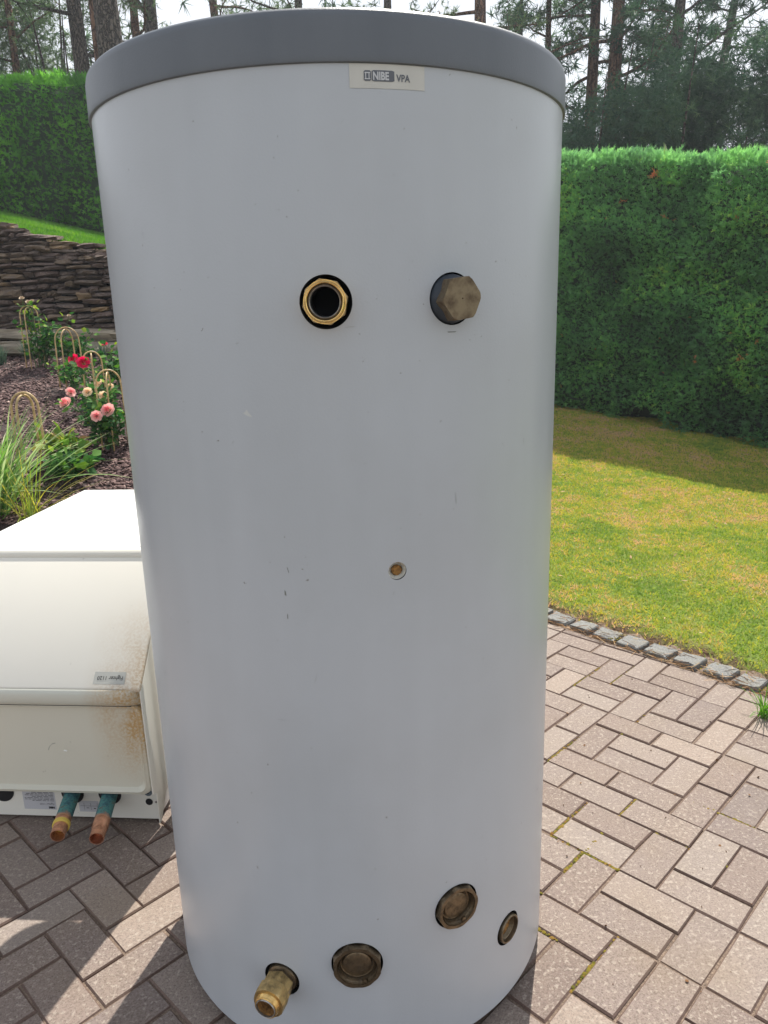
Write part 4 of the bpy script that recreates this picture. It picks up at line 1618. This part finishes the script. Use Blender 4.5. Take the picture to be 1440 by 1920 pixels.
for p_ in newme.polygons:
    c_ = p_.center
    rr_ = math.hypot(c_.x, c_.y)
    rad_ = Vector((c_.x, c_.y, 0)).normalized()
    outer = abs(rr_ - TR) < .004 and p_.normal.dot(rad_) > .9
    hole = (not outer) and rr_ < TR - .0005 and rr_ > TR - .0515 and abs(p_.normal.z) < .9999 and abs(p_.normal.dot(rad_)) < .9 and c_.z > .1
    if rr_ < TR - .01 and c_.z > .05: p_.material_index = 1
    for li in p_.loop_indices:
        v = newme.vertices[newme.loops[li].vertex_index].co
        nrms[li] = Vector((v.x, v.y, 0)).normalized() if outer else p_.normal.copy()
newme.normals_split_custom_set([tuple(v) for v in nrms])

# lid: rounded skirt with lipped rim
lp_ = [(TR + .0012, ZLB - .001), (TR + .0040, ZLB), (TR + .0046, ZLB + .003), (TR + .0042, ZLB + .010), (TR + .0036, ZLT - .014), (TR + .0018, ZLT - .006), (TR - .003, ZLT - .001), (TR - .009, ZLT), (TR - .02, ZLT - .002), (TR - .10, ZLT + .001), (0.0001, ZLT + .004)]
o = MB().lathe(lp_, 256).build("lid", "lid_plastic", tank, True, 50)
# feet
for a_ in (30, 150, 270):
    x_, y_ = (TR - .09) * math.cos(math.radians(a_)), (TR - .09) * math.sin(math.radians(a_))
    MB().lathe([(.02, 0.0), (.02, .012), (.012, .016), (.012, ZB + .01)], 16, M=Matrix.Translation((x_, y_, 0.001))).build("foot", "dark_sleeve", tank, True, 40)


def on_tank(name, mb, mat, th, z, off, parent, smooth=True, angle=35):
    o = mb.build(name, mat, None, smooth, angle)
    o.matrix_local = Matrix.Identity(4)
    o.parent = parent
    o.matrix_local = frame_at(th, z, off)
    return o


def ringprof(r0, r1, z0, z1):
    return [(r0, z0), (r1, z0), (r1, z1), (r0, z1)]


def ngon_prism(mb, n, r, z0, z1, rin, ch=.0025, phase=0.0, rfac=.94):
    """n-gon nut with chamfered front, through bore rin, from z0 to z1"""
    N_ = n * 8
    ring = []
    for k_ in range(N_):
        t = 2 * math.pi * k_ / N_ + phase
        a_ = (2 * math.pi * k_ / N_) % (2 * math.pi / n) - math.pi / n
        ring.append((t, r * math.cos(math.pi / n) / math.cos(a_)))
    lim = r * rfac
    vs = []
    for t, q in ring: vs.append((q * math.cos(t), q * math.sin(t), z0))
    for t, q in ring: vs.append((q * math.cos(t), q * math.sin(t), z1 - ch * max(0, (q - lim * .97)) / (r - lim * .97) - .0004))
    for t, q in ring: vs.append((min(q, lim) * math.cos(t), min(q, lim) * math.sin(t), z1))
    for t, q in ring: vs.append((rin * math.cos(t), rin * math.sin(t), z1))
    for t, q in ring: vs.append((rin * math.cos(t), rin * math.sin(t), z0))
    fs = []
    for j in range(4):
        for k_ in range(N_):
            k2 = (k_ + 1) % N_
            fs.append((j * N_ + k_, j * N_ + k2, (j + 1) * N_ + k2, (j + 1) * N_ + k_))
    for k_ in range(N_):
        k2 = (k_ + 1) % N_
        fs.append((4 * N_ + k_, 4 * N_ + k2, k2, k_))
    mb.add(vs, fs)
    return mb


# foam collars round every stub, so that the holes are not empty
for (th, z_, r_, nm_) in HOLES:
    if nm_ == 'sm': continue
    on_tank("collar", MB().lathe(ringprof(.012, r_ + .004, -.06, -.045), 40, close=True), "dark_foam", th, z_, 0, tank)

# upper brass compression fitting with an open bore
th, z_ = 0.45, 1.4343
fit = on_tank("compression_fitting", ngon_prism(MB(), 8, .0330, -.05, .026, .0255, .004, .2, .93), "brass_bright", th, z_, 0, tank)
s_ = MB().lathe([(.0255, .012), (.0255, .030), (.0268, .031), (.0285, .029), (.0295, .0262), (.0300, .022), (.0300, .012)], 56, close=True).build("collar_ring", "brass_bright", fit, True, 30)
s_ = MB().lathe([(.0212, -.04), (.0212, .0285), (.0222, .0295), (.0240, .0275), (.0255, .022), (.0255, -.04)], 56, close=True).build("sealing_ring", "steel_ring", fit, True, 30)
s_ = MB().lathe([(.0212, -.045), (.0212, .012), (.0205, .012), (.0205, -.045)], 40, close=True).build("bore", "bore_black", fit, True, 30)
s_ = MB().lathe([(.0001, -.046), (.0212, -.046)], 40).build("bore_end", "bore_black", fit)

# upper bronze plug
th, z_ = 26.7, 1.4343
pl = on_tank("pipe_plug", MB().lathe([(.0365, -.06), (.0365, -.004), (.0355, .002), (.0320, .008), (.0300, .012), (.0001, .012)], 48), "dark_sleeve", th, z_, 0, tank)
MB_ = ngon_prism(MB(), 6, .0345, .009, .029, .001, .003, .12, .93)
MB_.build("hexagon_head", "bronze_cap", pl, True, 25)


def big_cap(th, z_, R_, off, name="screw_cap", n=8, ph=.2):
    cp = on_tank(name, ngon_prism(MB(), n, R_, -.05, off, R_ * .80, .005, ph, .95), "bronze_dark", th, z_, 0, tank, True, 28)
    f_ = R_ * .80
    MB().lathe([(f_ + .0005, off - .001), (f_, off - .001), (f_ * .97, off - .007), (f_ * .93, off - .0085), (f_ * .90, off - .0065), (f_ * .87, off - .010), (f_ * .84, off - .0135), (f_ * .74, off - .0150), (f_ * .71, off - .0100), (f_ * .66, off - .0088), (f_ * .3, off - .0085), (.0001, off - .0080)], 56, cap0=False).build("recessed_face", "bronze_dark", cp, True, 40)
    MB().lathe([(.005, off - .006), (.0045, off - .0015), (.0001, off - .0005)], 10, M=Matrix.Translation((f_ * .35, -f_ * .86, 0))).build("cast_pip", "bronze_dark", cp, True, 40)
    return cp


big_cap(0.7, .254, .0470, .010, ph=.39)
big_cap(27.2, .334, .0450, .008, ph=.1)
# small open stub at the edge
th, z_ = 46.2, .200
st = on_tank("open_socket", MB().lathe([(.0300, -.05), (.0300, .003), (.0285, .005), (.0262, .0045), (.0255, .001), (.0255, -.018), (.024, -.022), (.024, -.04), (.0001, -.042)], 48), "bronze_dark", th, z_, 0, tank)
for q_ in range(6):
    MB().lathe([(.0255, -.003 - q_ * .003), (.0243, -.0045 - q_ * .003), (.0255, -.006 - q_ * .003)], 40, close=True).build("thread", "bronze_dark", st, True, 20)
MB().lathe([(.0225, -.028), (.0215, -.010), (.015, -.013), (.008, -.007), (.0001, -.009)], 7, M=Matrix.Rotation(.4, 4, 'Z')).build("inner_plug", "rust", st)

# lower brass tail fitting
th, z_ = -19.3, .2005
tf_ = on_tank("tail_fitting", MB().lathe([(.0310, -.05), (.0310, -.006), (.0285, .000), (.0240, .002), (.0235, .034), (.0001, .034)], 48), "bronze_dark", th, z_, 0, tank)
ngon_prism(MB(), 6, .0290, .008, .028, .010, .003, .3, .95).build("hexagon_body", "brass_dull", tf_, True, 28)
ngon_prism(MB(), 8, .0315, .030, .056, .0240, .004, .1, .94).build("hexagon_nut", "brass_dull", tf_, True, 28)
MB().lathe([(.0200, .035), (.0200, .0660), (.0208, .0668), (.0222, .0660), (.0226, .0625), (.0240, .0600), (.0240, .035)], 48, close=True).build("sleeve", "brass_bright", tf_, True, 30)
MB().lathe([(.0180, .030), (.0180, .0680), (.0186, .0686), (.0192, .0680), (.0200, .0665), (.0200, .030)], 48, close=True).build("tube_end", "steel_ring", tf_, True, 30)
MB().lathe([(.0180, .064), (.0150, .040), (.0001, .036)], 32, cap0=False).build("bore", "rust", tf_, True, 30)

# small sensor port in the middle
th, z_ = 13.3, 1.0155
sp_ = on_tank("sensor_port", MB().lathe([(.0152, -.001), (.0150, -.004), (.0105, -.010), (.0095, -.013), (.0001, -.013)], 36, cap0=False), "foam", th, z_, 0, tank)
MB().lathe([(.0090, -.0125), (.0092, -.0085), (.0080, -.0065), (.0001, -.0075)], 9, M=Matrix.Translation((.0008, -.0014, 0))).build("rusty_core", "rust", sp_, True, 30)


def bend_on_tank(o, th0, z0, off):
    """o has flat mesh x=tangent,y=up,z=out(0..); wrap on the jacket"""
    for v in o.data.vertices:
        t = math.radians(th0) + v.co.x / TR
        r_ = TR + off + v.co.z
        v.co = Vector((r_ * math.sin(t), -r_ * math.cos(t), z0 + v.co.y))


def grid_plate(x0, x1, y0, y1, n=10, z=0.0, r=0.0):
    mb = MB()
    vs, fs = [], []
    for i in range(n + 1):
        xx = x0 + (x1 - x0) * i / n
        cut_ = 0
        if r:
            e_ = min(xx - x0, x1 - xx)
            if e_ < r: cut_ = r - math.sqrt(max(0, r * r - (r - e_) ** 2))
        vs += [(xx, y0 + cut_, z), (xx, y1 - cut_, z)]
    for i in range(n):
        a_ = 2 * i
        fs.append((a_, a_ + 2, a_ + 3, a_ + 1))
    return mb.add(vs, fs)


def text_mesh(txt, size, name, mat, parent, bold=0.0, xs=1.0):
    cu = bpy.data.curves.new("txt", 'FONT')
    cu.body = txt
    cu.size = size
    cu.offset = bold
    cu.resolution_u = 3
    to = bpy.data.objects.new("txt", cu)
    C.objects.link(to)
    bpy.context.view_layer.update()
    me = bpy.data.meshes.new_from_object(to.evaluated_get(bpy.context.evaluated_depsgraph_get()))
    bpy.data.objects.remove(to)
    me.materials.clear()
    me.materials.append(MATS[mat])
    me.name = name
    for v in me.vertices: v.co.x *= xs
    return link(bpy.data.objects.new(name, me), parent)


stk = grid_plate(0, .1065, 0, .030, 24, .0006).build("brand_sticker", "sticker_cream", tank)
bend_on_tank(stk, 6.6, 1.7135, 0)
q = grid_plate(.0305, .0622, .0085, .0222, 10, .0011, .001).build("logo_panel", "print_grey", stk)
bend_on_tank(q, 6.6, 1.7135, 0)
q = grid_plate(.0196, .0296, .0088, .0218, 6, .0011, .0015).build("logo_emblem", "print_grey", stk)
bend_on_tank(q, 6.6, 1.7135, 0)
for (x0_, x1_, y0_, y1_) in ((.0208, .0284, .0182, .0196), (.0208, .0284, .0108, .0120), (.0216, .0228, .012, .0182), (.0262, .0274, .012, .0182)):
    q = grid_plate(x0_, x1_, y0_, y1_, 2, .0014).build("logo_stroke", "print_pale", stk)
    bend_on_tank(q, 6.6, 1.7135, 0)
q = text_mesh("NIBE", .0135, "lettering", "print_pale", stk, .0005, .80)
for v in q.data.vertices: v.co += Vector((.0318, .0106, .0015))
bend_on_tank(q, 6.6, 1.7135, 0)
q = text_mesh("VPA", .0125, "lettering", "print_grey", stk, .0003, .86)
for v in q.data.vertices: v.co += Vector((.0652, .0092, .0012))
bend_on_tank(q, 6.6, 1.7135, 0)


def scuff(th, z, pts, mat):
    mb = MB()
    mb.add([(x_, y_, .0004) for x_, y_ in pts], [tuple(range(len(pts)))])
    o = mb.build("scuff_mark", mat, tank)
    bend_on_tank(o, th, z, 0)


scuff(-17.4, 1.2725, [(-.006, .002), (-.002, .0035), (.001, .008), (.003, .004), (.005, .002), (.010, -.004), (.004, -.003), (-.001, -.001)], "scuff_pale")
scuff(-10.5, 1.0228, [(-.0015, .006), (.0, .005), (.0022, -.004), (.001, -.003)], "scuff_dark")
scuff(-11.4, .984, [(-.001, .006), (.001, .003), (.0018, -.004), (-.001, -.003)], "scuff_dark")
scuff(-11.2, .944, [(-.0006, .004), (.0006, .004), (.0006, -.004), (-.0006, -.004)], "scuff_dark")
scuff(26.5, 1.386, [(-.008, .0006), (.009, .0004), (.006, -.001), (-.006, -.001)], "scuff_dark")

flat("scuff_soft", (0.375, 0.39, 0.395), 0.5)
flat("scuff_light", (0.50, 0.525, 0.54), 0.4)
sr = random.Random(91)
for k_ in range(15):
    th_ = sr.uniform(-62, 66)
    zz_ = sr.uniform(.12, 1.68)
    w_, h_ = (sr.uniform(.0005, .0012), sr.uniform(.003, .012)) if sr.random() < .6 else (sr.uniform(.003, .012), sr.uniform(.0004, .001))
    sk = sr.uniform(-.4, .4)
    scuff(th_, zz_, [(-w_ - sk * h_, -h_), (w_ * .3 - sk * h_, -h_ * .8), (w_, 0), (w_ * .4 + sk * h_, h_), (-w_ * .2 + sk * h_, h_ * .7), (-w_ * .7, 0)], sr.choice(("scuff_soft", "scuff_light", "scuff_soft")))

# ------------------------------------------------------------------ the heat pump lying on its back
HYAW = -math.radians(5.0)
HP0 = Vector((-0.670, 1.868, 0.0))
hp = empty("heat_pump", HP0, HYAW)
tag(hp, "cream white heat pump lying on its back with copper pipe stubs, beside the tank", "heat pump")
W = .63
ZS, ZTP = .452, .738       # lip height, top height
YT = .262                 # where the slanted panel reaches the top


def extr(prof, x0, x1, name, mat, parent, ch=None, smooth=False):
    """prof (y,z) polygon, extruded in x"""
    n_ = len(prof)
    mb = MB()
    mb.add([(x0, y_, z_) for y_, z_ in prof] + [(x1, y_, z_) for y_, z_ in prof],
           [tuple(range(n_)), tuple(range(2 * n_ - 1, n_ - 1, -1))] + [(k_ + n_, (k_ + 1) % n_ + n_, (k_ + 1) % n_, k_) for k_ in range(n_)])
    o = mb.build(name, mat, parent)
    if ch:
        bv = o.modifiers.new("bv", 'BEVEL')
        bv.width = ch
        bv.segments = 3
        bv.limit_method = 'ANGLE'
        bv.angle_limit = math.radians(25)
        dg_ = bpy.context.evaluated_depsgraph_get()
        bpy.context.view_layer.update()
        me_ = bpy.data.meshes.new_from_object(o.evaluated_get(bpy.context.evaluated_depsgraph_get()))
        o.modifiers.clear()
        o.data = me_
        me_.polygons.foreach_set("use_smooth", [True] * len(me_.polygons))
        me_.set_sharp_from_angle(angle=math.radians(35))
    return o


# cabinet body
extr([(.045, .012), (.045, .16), (.05, .42), (.06, ZS - .012), (YT + .015, ZTP - .022), (1.06, ZTP - .022), (1.06, .04), (.10, .012)], -W + .012, -.012, "cabinet", "enamel_white", hp, .004)
for nm_, x0, x1 in (("side_panel", -.0042, .0), ("side_panel", -W, -W + .0042)):
    extr([(.018, .012), (.018, .112), (-.0045, .122), (-.0085, ZS - .010), (.0, ZS - .004), (YT + .01, ZTP - .008), (1.07, ZTP - .008), (1.07, .075), (.085, .075), (.03, .012)], x0, x1, nm_, "enamel_side", hp, .004)
# slanted upper panel
dy, dz_ = YT - (-.012), ZTP - ZS
Ls = math.hypot(dy, dz_)
ny, nzz = -dz_ / Ls, dy / Ls
extr([(-.012, ZS), (YT, ZTP), (YT - ny * .018, ZTP - nzz * .018), (-.002 - ny * .01, ZS - .016), (-.006, ZS - .010)], -W + .0005, -.001, "slanted_panel", "enamel_cream", hp, .005)
# rounded trim band where the slope meets the door
extr([(YT + .002, ZTP + .001), (YT + .004, ZTP + .010), (YT + .012, ZTP + .018), (YT + .030, ZTP + .022), (YT + .030, ZTP - .01), (YT + .004, ZTP - .01)], -W + .004, -.004, "trim_band", "enamel_cream", hp, .003)
extr([(YT + .0325, ZTP + .012), (YT + .034, ZTP + .022), (YT + .050, ZTP + .024), (1.06, ZTP + .020), (1.06, ZTP - .005), (YT + .0325, ZTP - .005)], -W + .004, -.004, "door_panel", "enamel_white", hp, .005)


# front cover under the lip: rounded plate with a finger recess on top
def rounded_rect(x0, x1, z0, z1, r, n=8):
    pts = []
    for (cx_, cz_, a0) in ((x1 - r, z1 - r, 0), (x0 + r, z1 - r, 90), (x0 + r, z0 + r, 180), (x1 - r, z0 + r, 270)):
        for i in range(n + 1):
            a_ = math.radians(a0 + 90 * i / n)
            pts.append((cx_ + r * math.cos(a_), cz_ + r * math.sin(a_)))
    return pts


CX0, CX1, CZ0, CZ1 = -W + .010, -.005, .118, .398
rings = []
for (ins, yy) in ((0, .035), (0, .004), (.0015, .000), (.004, -.003), (.010, -.004)):
    rings.append([(x_, yy, z_) for x_, z_ in rounded_rect(CX0 + ins, CX1 - ins, CZ0 + ins, CZ1 - ins * .3, .030 - ins * .6)])
# recess basin inside
for (ins, yy, zt_) in ((.013, -.002, .002), (.019, .006, .004), (.022, .010, .006)):
    rings.append([(x_, yy + (0.0 if z_ > .38 else -.006 * (1 - (z_ - CZ0) / .3)), z_) for x_, z_ in rounded_rect(CX0 + ins, CX1 - ins, CZ0 + ins, CZ1 - ins * .6, .026)])
vs, fs = [], []
nr = len(rings[0])
for r_ in rings: vs += r_
for j in range(len(rings) - 1):
    for k_ in range(nr):
        k2 = (k_ + 1) % nr
        fs.append((j * nr + k_, (j + 1) * nr + k_, (j + 1) * nr + k2, j * nr + k2))
fs.append(tuple((len(rings) - 1) * nr + k_ for k_ in range(nr - 1, -1, -1)))
cov = MB().add(vs, fs).build("front_cover", "enamel_cover", hp, True, 40)
# grip trough along the upper edge
tr_ = []
gr = MB()
nseg = 10
prof = [(-.010, .449), (-.020, .440), (-.024, .428), (-.020, .414), (-.010, .402), (.004, .396), (.008, .394)]
gv, gf = [], []
gprof = [(-.0125, ZS - .001), (-.0175, ZS - .005), (-.0205, ZS - .014), (-.0210, ZS - .026), (-.0190, ZS - .037), (-.0145, ZS - .046), (-.0070, ZS - .052), (.004, ZS - .0545)]
gxs = [-W + .004] + list(np.linspace(-W + .06, -.09, 8)) + [-.075, -.065, -.057, -.050, -.044, -.036, -.030, -.025, -.021, -.018, -.0140, -.0100, -.0062]
for gx_ in gxs:
    t_ = min(1, max(0, (-.012 - gx_) / .045))
    kx = math.sqrt(max(0, 1 - (1 - t_) ** 2))
    for gy_, gz_ in gprof:
        gv.append((gx_, .010 + (gy_ - .010) * kx, gz_ if kx > .02 else gz_))
npf = len(gprof)
for a_ in range(len(gxs) - 1):
    for b_ in range(npf - 1):
        gf.append((a_ * npf + b_, a_ * npf + b_ + 1, (a_ + 1) * npf + b_ + 1, (a_ + 1) * npf + b_))
MB().add(gv, gf).build("grip_rail", "enamel_rail", hp, True)
MB().box((-W + .02, -.0035, CZ1 - .0030), (-.034, .0085, CZ1 - .0004)).build("grip_groove", "gasket", cov)

# connection plate at the foot, with holes, stickers, screws
MB().box((-W + .012, .0385, .012), (-.012, .0445, .128)).build("connection_plate", "enamel_side", hp)


def disc(x_, z_, r_, mat, name, par, y_=.0375, n=28, th_=.0012):
    M_ = Matrix.Translation((x_, y_, z_)) @ Matrix.Rotation(math.radians(90), 4, 'X')
    return MB().lathe([(r_, 0), (r_, th_), (0.0001, th_)], n, M=M_).build(name, mat, par)


for x_ in (-.150, -.262, -.475):
    disc(x_, .092, .034, "bore_black", "pipe_opening", hp)
disc(-.035, .100, .0115, "grommet", "cable_grommet", hp)
disc(-.035, .100, .003, "bore_black", "grommet_hole", hp, .0355)
disc(-.035, .069, .0105, "bore_black", "cable_opening", hp)
disc(-.037, .122, .012, "bronze_dark", "cable_grommet", hp)
disc(-.014, .069, .0035, "steel_ring", "screw", hp)
disc(-.014, .108, .0030, "steel_ring", "screw", hp)
pipe_dir = {}
for nm_, x_, tip, mt in (("copper_pipe", -.262, Vector((-.220, -.135, .083)), "copper_verdigris"), ("copper_pipe", -.150, Vector((-.108, -.142, .083)), "copper_verdigris")):
    root_ = Vector((x_ - (-.0), .05, .098))
    d_ = tip - root_
    Ln = d_.length
    q4 = d_.to_track_quat('Z', 'Y')
    po = MB().lathe([(.0215, -.03), (.0215, Ln * .80), (.0190, Ln * .83), (.0190, Ln), (.0176, Ln), (.0176, Ln - .09), (.0001, Ln - .09)], 40).build(nm_, mt, hp, True, 30)
    po.location = root_
    po.rotation_mode = 'QUATERNION'
    po.rotation_quaternion = q4
    MB().lathe([(.0171, Ln - .085), (.0171, Ln + .0006), (.0192, Ln + .0006), (.0194, Ln - .035), (.0193, Ln - .035)], 40, cap0=False).build("pipe_end", "copper", po, True, 30)
    MB().lathe([(.0001, Ln - .08), (.0170, Ln - .0801)], 24).build("pipe_bore", "bore_black", po)
    MB().lathe([(.0285, -.02), (.0285, .014), (.026, .018), (.0216, .018)], 32).build("foam_sleeve", "dark_sleeve", po, True, 30)
    if x_ < -.2:
        MB().lathe([(.0193, Ln - .047), (.0232, Ln - .045), (.0232, Ln - .035), (.0193, Ln - .033)], 40).build("sealing_ring", "yellow_tape", po, True, 30)

# stickers with print (upside down, as the unit lies head towards the viewer)
def on_plane(o, origin, xdir, ydir):
    n_ = xdir.cross(ydir).normalized()
    for v in o.data.vertices:
        v.co = origin + xdir * v.co.x + ydir * v.co.y + n_ * v.co.z


sdir = Vector((0, dy, dz_)).normalized()
o0 = Vector((-.046, -.012, ZS)) + sdir * .014
lab = grid_plate(0, .088, -.034, 0, 4, .0012).build("name_label", "label_grey", hp)
on_plane(lab, o0 + sdir * 0.0, Vector((-1, 0, 0)), -sdir)
t_ = text_mesh("Fighter 1120", .0155, "lettering", "print_black", lab, .0001, .92)
for v in t_.data.vertices: v.co += Vector((.006, -.022, .0018))
on_plane(t_, o0, Vector((-1, 0, 0)), -sdir)
pl_ = grid_plate(0, .098, -.086, 0, 4, .0006).build("rating_label", "label_plate", hp)
yo = Vector((-.318, .0385, .034))
on_plane(pl_, yo, Vector((-1, 0, 0)), Vector((0, 0, -1)))
for k_ in range(12):
    zz = -.030 - k_ * .0046
    x0_ = .004
    while x0_ < .088:
        wl = rnd.uniform(.006, .018)
        x1_ = min(x0_ + wl, .092 if k_ % 3 else .07)
        if x1_ <= x0_ + .002: break
        r_ = grid_plate(x0_, x1_, zz, zz + .0016, 1, .0012).build("print_line", "print_black", pl_)
        on_plane(r_, yo, Vector((-1, 0, 0)), Vector((0, 0, -1)))
        x0_ = x1_ + .003
t_ = text_mesh("NIBE", .0085, "lettering", "print_black", pl_, .0006, 1.0)
for v in t_.data.vertices: v.co += Vector((.005, -.0095, .0012))
on_plane(t_, yo, Vector((-1, 0, 0)), Vector((0, 0, -1)))
t_ = text_mesh("Fighter 1120", .0085, "lettering", "print_black", pl_, 0, 1.0)
for v in t_.data.vertices: v.co += Vector((.005, -.021, .0012))
on_plane(t_, yo, Vector((-1, 0, 0)), Vector((0, 0, -1)))
pl2 = grid_plate(0, .060, -.036, 0, 2, .0006).build("symbol_label", "label_plate", hp)
yo2 = Vector((-.188, .0385, .030))
on_plane(pl2, yo2, Vector((-1, 0, 0)), Vector((0, 0, -1)))
for (x0_, x1_, y0_, y1_) in ((.004, .056, -.0200, -.0192), (.004, .0048, -.030, -.006), (.024, .0248, -.030, -.006), (.044, .0448, -.030, -.006), (.030, .038, -.014, -.012), (.010, .016, -.013, -.010)):
    r_ = grid_plate(x0_, x1_, y0_, y1_, 1, .0012).build("symbol_line", "print_black", pl2)
    on_plane(r_, yo2, Vector((-1, 0, 0)), Vector((0, 0, -1)))
# scratches on the cover
MB().tube([(-.285, -.0095, .262), (-.281, -.0095, .272), (-.272, -.0095, .281), (-.262, -.0095, .284)], .0007, 4).build("scratch", "scuff_dark", cov)
MB().tube([(-.24, -.0095, .262), (-.232, -.0095, .260)], .0022, 5).build("scratch", "enamel_white", cov)
for x_ in (-.55, -.08):
    for y_ in (.15, .9):
        MB().lathe([(.02, 0), (.02, .013)], 14, M=Matrix.Translation((x_, y_, .0))).build("foot", "gasket", hp)

# two invented shade casters, unseen behind the tank, added to darken the paving
sv = empty("added_shade_vessel", (-.550, 2.20, 0))
tag(sv, "added grey shade caster on a thin pole, unseen behind tank and heat pump", "shade caster")
MB().lathe([(.11, 0.0), (.11, .012), (.02, .02), (.014, .04), (.014, 1.12)], 32).build("stand", "dark_sleeve", sv, True, 60)
MB().lathe([(.014, 1.06), (.09, 1.07), (.112, 1.09), (.116, 1.13), (.116, 1.50), (.108, 1.55), (.08, 1.58), (.0001, 1.60)], 40, M=Matrix.Translation((-.058, 0, 0))).build("shell", "lid_plastic", sv, True, 60)
up = MB().box((-.0470, -.022, 0), (.0370, .022, .96)).add([(-.030, -.0235, .06), (.030, -.0235, .06), (.030, -.0235, .90), (-.030, -.0235, .90)], [(0, 1, 2, 3)]).build("added_shade_panel", "lid_plastic")
up.location = (-.597, 1.945, 0)
tag(up, "narrow grey upright added as unseen shade caster between water tank and heat pump", "panel")

# thin haze volume added to lighten hedge and pines, in place of lens glare
hb = MB().box((-60, -20, -1.2), (60, 60, 16.0)).build("haze", "bore_black")
hm = bpy.data.materials.new("glare_haze")
hm.use_nodes = True
hm.node_tree.nodes.clear()
pv = hm.node_tree.nodes.new("ShaderNodeVolumePrincipled")
pv.inputs["Color"].default_value = (0.86, 0.92, 1.0, 1)
pv.inputs["Density"].default_value = 0.0022
pv.inputs["Anisotropy"].default_value = 0.3
ho = hm.node_tree.nodes.new("ShaderNodeOutputMaterial")
hm.node_tree.links.new(pv.outputs[0], ho.inputs["Volume"])
hb.data.materials.clear()
hb.data.materials.append(hm)
tag(hb, kind="stuff", label="thin bluish haze added as lens glare veil over the hedge and pines")
